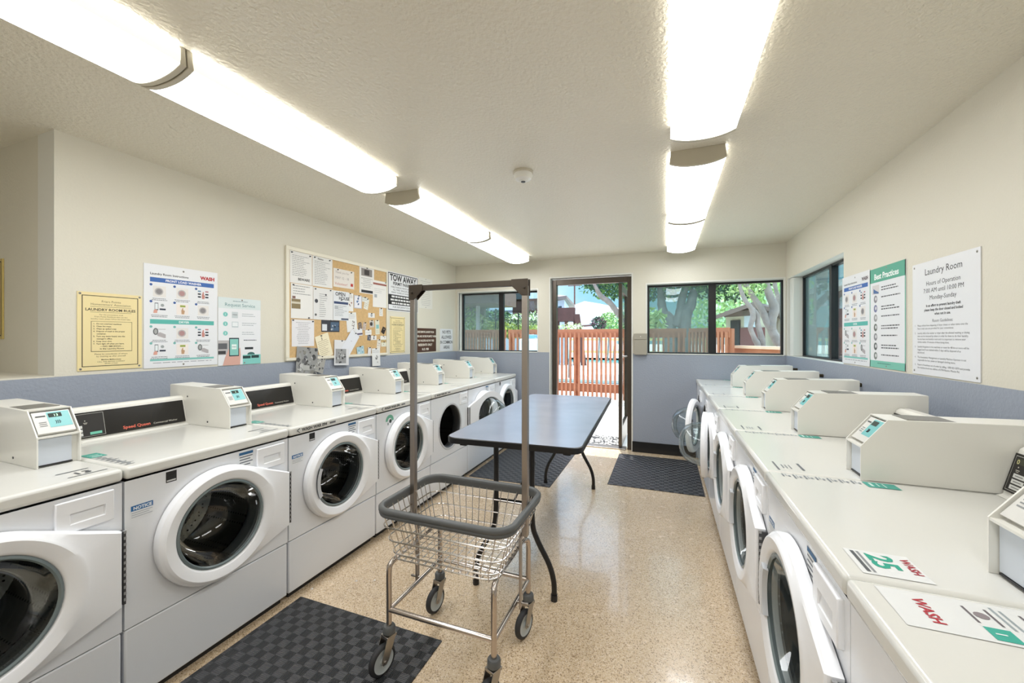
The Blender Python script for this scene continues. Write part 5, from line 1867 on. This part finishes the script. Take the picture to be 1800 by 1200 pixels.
bush('grassy_mound', 'bright yellow-green mound of grass beyond the left fence', [BL(862, 580, 13, 1.1, 0.32), BL(895, 582, 13, 1.0, 0.26), BL(925, 582, 13, 0.9, 0.22)], 3500, 0.07, [mat('grass_bright', (196, 206, 96), 0.7), LG[2]], 15)
bush('dark_shrub', 'dark shrub against the white house in the small left window', [BL(872, 563, 15, 0.9, 0.42), BL(895, 566, 15.5, 0.9, 0.34), BL(850, 560, 15, 0.3, 0.7)], 2200, 0.08, [LG[1], LG[1], LG[0]], 16)
bush('white_flower_bush', 'bush with white blossoms below the brown balcony in the left window', [BL(915, 567, 14.5, 0.8, 0.35), BL(938, 566, 14.5, 0.6, 0.4)], 1500, 0.06, [mat('blossom_white', (235, 232, 220), 0.7), LG[2], LG[1]], 17)
bush('leafy_plant', 'pale leafy plant by the grey porch, left edge of the left window', [BL(826, 560, 12, 0.25, 0.5), BL(842, 565, 12, 0.35, 0.25)], 400, 0.07, [LG[2], mat('leaf_grey_green', (168, 184, 140), 0.6)], 18)
bush('agave_bush', 'pale green bush behind the fence at the left of the right window', [BL(1148, 568, 12, 0.35, 0.45)], 300, 0.10, [LG[2]], 19)

# houses
HWALL = mat('white_stucco_house', (226, 230, 238), 0.85)
ROOFM = mat('pale_roof', (196, 190, 192), 0.8)
def house(name, label, A, B_, C_, z0, z1, zr, over, wallm=HWALL, roofm=ROOFM, wins=(), hip=0.5):
    """footprint A-B-C-D with nearest corner B; zr ridge height"""
    A, B_, C_ = [Vector((p[0], p[1], 0)) for p in (A, B_, C_)]
    D = A + C_ - B_
    root = thing(name, label, 'building', (B_.x, B_.y, z0))
    o = Vector((B_.x, B_.y, z0))
    b = MB()
    q = [A, B_, C_, D]
    b.add([tuple(p + Vector((0, 0, z0)) - o) for p in q] + [tuple(p + Vector((0, 0, z1)) - o) for p in q], [(0, 1, 5, 4), (1, 2, 6, 5), (2, 3, 7, 6), (3, 0, 4, 7), (4, 5, 6, 7)])
    b.build('wall', root, m=wallm, smooth=None)
    ctr = (A + B_ + C_ + D) / 4
    e = [p + (p - ctr).normalized() * over for p in q]
    m1 = (e[0] + e[1]) / 2
    m2 = (e[2] + e[3]) / 2
    r1 = m1.lerp(m2, 0.5 - hip / 2)
    r2 = m1.lerp(m2, 0.5 + hip / 2)
    b = MB()
    V = [tuple(p + Vector((0, 0, z1)) - o) for p in e] + [tuple(p + Vector((0, 0, z1 + 0.16)) - o) for p in e] + [tuple(r1 + Vector((0, 0, zr)) - o), tuple(r2 + Vector((0, 0, zr)) - o)]
    b.add(V, [(3, 2, 1, 0), (0, 1, 5, 4), (1, 2, 6, 5), (2, 3, 7, 6), (3, 0, 4, 7), (4, 5, 8), (5, 6, 9, 8), (6, 7, 9), (7, 4, 8, 9)])
    b.build('roof', root, m=roofm, smooth=None)
    for (side, t0, t1, w0, w1, m_) in wins:
        P0, P1 = (A, B_) if side == 0 else (B_, C_)
        d = (P1 - P0).normalized()
        nn = Vector((d.y, -d.x, 0))
        L = (P1 - P0).length
        a_, c_ = P0 + d * (t0 * L), P0 + d * (t1 * L)
        b = MB()
        V = []
        for off in (0.0, 0.05):
            for p, z in ((a_, w0), (c_, w0), (c_, w1), (a_, w1)):
                V.append(tuple(p + nn * off + Vector((0, 0, z)) - o))
        b.add(V, [(4, 5, 6, 7), (0, 1, 5, 4), (1, 2, 6, 5), (2, 3, 7, 6), (3, 0, 4, 7)])
        b.build('window' if m_ is None else 'siding', root, m=m_ or mat('dark_window_pane', (52, 60, 66), 0.15), smooth=None)
    return root
def zat(u, v, Y):
    return px(u, v, Y).z
house('white_house', 'white two-storey house with a pale hipped roof seen through the open door',
      px(1001, 0, 46), px(1046, 0, 40), px(1084, 0, 47), -0.02, zat(1046, 540, 40), zat(1030, 527, 43), 1.2,
      wins=((1, 0.25, 0.36, 2.2, 3.4, None), (1, 0.55, 0.75, 2.2, 3.4, None), (0, 0.0, 1.0, zat(1020, 574, 42), zat(1020, 571, 42), DARKW)))
hb_ = house('balcony_house', 'white house with brown balcony and outside stair at the left of the door view',
      px(948, 0, 24), px(992, 0, 22), px(1000, 0, 27), -0.02, zat(985, 541, 22) + 0.45, zat(985, 541, 22) + 1.0, 0.75, roofm=mat('brown_roof_edge', (150, 132, 124), 0.8),
      wins=((0, 0.80, 0.9, 2.6, 3.2, None),))
o0 = Vector(hb_.location)
def hp(u, v, Y):
    return px(u, v, Y) - o0
b = MB()
p, q = hp(940, 560, 20.5), hp(1011, 560, 20.5)
b.box(p.x, q.x, p.y, p.y + 1.4, p.z - 0.15, p.z)
b.box(p.x, q.x, p.y, p.y + 0.05, p.z, p.z + 0.55)
b.build('balcony', hb_, m=DARKW, smooth=None)
b = MB()
for k in range(4):
    x = p.x + (q.x - p.x) * (0.35 + 0.21 * k)
    b.box(x - 0.08, x + 0.08, p.y + 0.1, p.y + 0.26, 0.0, p.z - 0.15)
b.build('balcony_post', hb_, m=DARKW, smooth=None)
b = MB()
st0, st1 = hp(1009, 552, 20.4), hp(1021, 590, 20.4)
st1.z = 0
b.add([tuple(st0), tuple(st0 + Vector((0.28, 0, 0))), tuple(st1 + Vector((0.28, 0, 0))), tuple(st1)] + [tuple(v_ + Vector((0, 0.12, 0))) for v_ in (st0, st0 + Vector((0.28, 0, 0)), st1 + Vector((0.28, 0, 0)), st1)],
      [(0, 1, 2, 3), (7, 6, 5, 4), (0, 4, 5, 1), (1, 5, 6, 2), (2, 6, 7, 3), (3, 7, 4, 0)])
b.build('stair', hb_, m=DARKW, smooth=None)
# house in the left window with brown balcony
h3 = house('pale_blue_house', 'pale bluish-white house with brown slatted balcony seen through the left window',
      px(840, 0, 19), px(935, 0, 18.5), px(938, 0, 21), -0.02, 6.5, 7.4, 0.6, wallm=mat('pale_blue_stucco', (206, 218, 236), 0.85),
      wins=((0, 0.70, 0.95, zat(910, 526, 18.6), zat(910, 500, 18.6), None), (0, 0.0, 1.0, zat(900, 549, 18.6), zat(900, 545, 18.6), mat('grey_band', (92, 98, 110), 0.7))))
o0 = Vector(h3.location)
b = MB()
p, q = hp(901, 549, 16.8), hp(950, 549, 16.8)
zt = hp(901, 526, 16.8).z
b.box(p.x, q.x, p.y, p.y + 1.5, p.z - 0.12, p.z + 0.06)
b.box(p.x, q.x, p.y, p.y + 0.06, zt - 0.10, zt)
for k in range(24):
    x = p.x + (q.x - p.x) * (k + 0.5) / 24
    b.box(x - 0.018, x + 0.018, p.y, p.y + 0.04, p.z, zt - 0.1)
b.box(p.x, p.x + 0.5, p.y, p.y + 0.05, p.z, zt)
b.build('balcony', h3, m=DARKW, smooth=None)
# grey porch at the left edge
o1 = thing('grey_porch', 'grey-brown porch with a white post and brown beam at the left window\'s edge', 'porch', px(836, 0, 11.5) * 1.0)
o1.location.z = -0.02
L0 = Vector(o1.location)
b = MB()
a_ = px(800, 0, 12.5) - L0
c_ = px(850, 0, 12.5) - L0
b.box(a_.x - 1.5, c_.x, a_.y, a_.y + 0.2, 0, 3.6)
b.build('wall', o1, m=mat('grey_brown_siding', (160, 148, 148), 0.8), smooth=None)
b = MB()
a_ = px(839, 0, 11.6) - L0
b.box(a_.x - 0.05, a_.x + 0.05, 0.1, 0.2, 0, 2.75)
b.build('post', o1, m=mat('pale_post', (196, 190, 190), 0.6), smooth=None)
b = MB()
a_ = px(868, 532, 10.8) - L0
b.box(a_.x - 4.5, a_.x, a_.y, a_.y + 1.9, a_.z, a_.z + 0.45)
b.build('beam', o1, m=mat('brown_fascia', (124, 100, 92), 0.7), smooth=None)
# thin black railing on the slope
o2 = thing('metal_railing', 'thin black metal railing on the slope beyond the left fence', 'railing', px(895, 0, 12.3))
o2.location.z = -0.02
L0 = Vector(o2.location)
b = MB()
p0 = px(872, 560, 12.3) - L0
p1 = px(945, 566, 12.3) - L0
b.tube([p0, p1], 0.012, 6)
for k in range(36):
    t = k / 35
    v_ = p0.lerp(p1, t)
    b.tube([(v_.x, v_.y, 0.3), tuple(v_)], 0.007, 4)
b.build('bars', o2, m=DARKM)
for u in (871, 911):
    b = MB()
    v_ = px(u, 549, 12.3) - L0
    b.tube([(v_.x, v_.y, 0), tuple(v_)], 0.02, 6)
    b.build('post', o2, m=DARKM)
# white storage tub in front of the fence
a_ = px(908, 591, 8.2)
c_ = px(945, 591, 8.2)
o3 = thing('storage_tub', 'large white tub with a pale blue lid in front of the fence, left window', 'tub', ((a_.x + c_.x) / 2, 8.5, -0.02))
wd = (c_.x - a_.x) / 2
b = MB()
b.prism([(-wd * 0.9, -0.22), (wd * 0.9, -0.22), (wd * 0.9, 0.22), (-wd * 0.9, 0.22)], 'z', 0.0, a_.z - 0.03)
b.build('body', o3, m=mat('white_poly', (226, 232, 240), 0.4), bevel=0.04)
b = MB()
b.box(-wd * 0.35, wd * 0.45, -0.12, 0.12, a_.z - 0.03, a_.z + 0.06)
b.build('lid', o3, m=mat('light_blue_plastic', (120, 176, 220), 0.4), bevel=0.02)
# low house in the right window
h4 = house('low_garden_house', 'low cream house with dark door and brown siding behind the tree trunks',
      px(1276, 0, 14), px(1345, 0, 13.0), px(1400, 0, 17), -0.02, zat(1290, 556, 13.6), zat(1290, 556, 13.6) + 0.5, 0.1, wallm=mat('cream_stucco', (206, 200, 176), 0.85), roofm=mat('brown_roof', (120, 104, 96), 0.8),
      wins=((0, 0.16, 0.40, 0.3, zat(1290, 563, 13.8), mat('dark_door', (40, 40, 44), 0.4)), (0, 0.42, 1.0, 0.2, zat(1312, 576, 13.4), mat('reddish_siding', (124, 82, 78), 0.8)), (0, 0.52, 0.8, zat(1312, 575, 13.4), zat(1312, 552, 13.4), mat('pale_panel', (206, 214, 220), 0.5))))
o0 = Vector(h4.location)
b = MB()
g0, g1, g2 = hp(1258, 561, 13.0), hp(1318, 540, 13.0), hp(1400, 556, 13.0)
V = []
for dy in (0, 2.5):
    for g in (g0, g1, g2):
        V += [(g.x, g.y + dy, g.z), (g.x, g.y + dy, g.z + 0.12)]
b.add(V, [(0, 2, 3, 1), (2, 4, 5, 3), (6, 7, 9, 8), (8, 9, 11, 10), (1, 3, 9, 7), (3, 5, 11, 9), (0, 6, 8, 2), (2, 8, 10, 4), (0, 1, 7, 6), (4, 10, 11, 5)])
b.build('gable_roof', h4, m=mat('brown_roof', (120, 104, 96), 0.8), smooth=None)
# wooden planter wall and steps by the trees
o4 = thing('planter_wall', 'low wooden planter wall at the foot of the tree trunks', 'planter', px(1290, 0, 8.8))
o4.location.z = -0.02
L0 = Vector(o4.location)
p0, p1 = px(1290, 607, 8.9) - L0, px(1410, 624, 7.6) - L0
b = MB()
d_ = (p1 - p0)
d_.z = 0
nn = Vector((-d_.y, d_.x, 0)).normalized() * 0.12
for z0, z1, g in ((0.0, p0.z - 0.05, 0.0),):
    V = [tuple(p0 - Vector((0, 0, p0.z))), tuple(p1 - Vector((0, 0, p1.z))), tuple(p1 - Vector((0, 0, p1.z)) + nn), tuple(p0 - Vector((0, 0, p0.z)) + nn)]
    V2 = [(v_[0], v_[1], z1) for v_ in V]
    b.add(V + V2, [(0, 3, 2, 1), (4, 5, 6, 7), (0, 1, 5, 4), (1, 2, 6, 5), (2, 3, 7, 6), (3, 0, 4, 7)])
b.build('boards', o4, m=BROWNW, smooth=None)
b = MB()
zc_ = p0.z - 0.05
V = [tuple(Vector((p0.x, p0.y, zc_)) - nn * 0.5), tuple(Vector((p1.x, p1.y, zc_)) - nn * 0.5), tuple(Vector((p1.x, p1.y, zc_)) + nn * 1.5), tuple(Vector((p0.x, p0.y, zc_)) + nn * 1.5)]
b.add(V + [(v_[0], v_[1], zc_ + 0.05) for v_ in V], [(0, 3, 2, 1), (4, 5, 6, 7), (0, 1, 5, 4), (1, 2, 6, 5), (2, 3, 7, 6), (3, 0, 4, 7)])
b.build('cap_board', o4, m=mat('pale_cap_board', (226, 190, 160), 0.7), smooth=None)
# view of the side window
def yx(x, y):
    return 1370 + x / 6.0, 450 + y / 6.0
E1 = foot([px(*yx(x, y), 8.0) for x, y in [(340, 860), (400, 760), (440, 600), (430, 420), (440, 260), (450, 100)]])
tree('leaning_tree', 'stout pale leaning trunk seen through the side window', (E1[0].x, 8.0, -0.02), [(E1, [0.10, 0.09, 0.085, 0.10, 0.09, 0.085, 0.08])], [(E1[-1].x + 0.7, 8.6, E1[-1].z + 0.6, 1.1, 0.9, 0.5), (E1[-1].x + 0.5, 10.5, 1.9, 0.5, 0.5, 0.35)], 900, 0.06, LG, 31, G_)
house('reddish_side_house', 'reddish-brown house with a white eave seen through the side window',
      px(1455, 0, 15), px(1500, 0, 12), px(1540, 0, 15), -0.02, zat(1480, 505, 12.5), zat(1480, 490, 12.5), 0.7, wallm=mat('reddish_wall', (150, 112, 110), 0.8), roofm=mat('white_eave', (225, 222, 216), 0.7))
# utility pole
o5 = thing('utility_pole', 'thin dark utility pole rising behind the white house roof', 'pole', px(1010, 0, 55))
o5.location.z = -0.02
b = MB()
b.tube([(0, 0, 0), (0, 0, zat(1010, 497, 55))], 0.11, 6)
b.build('pole', o5, m=DARKW)
b = MB()
zt = zat(1010, 501, 55)
b.box(-0.9, 0.9, -0.06, 0.06, zt - 0.1, zt)
b.build('cross_arm', o5, m=DARKW)
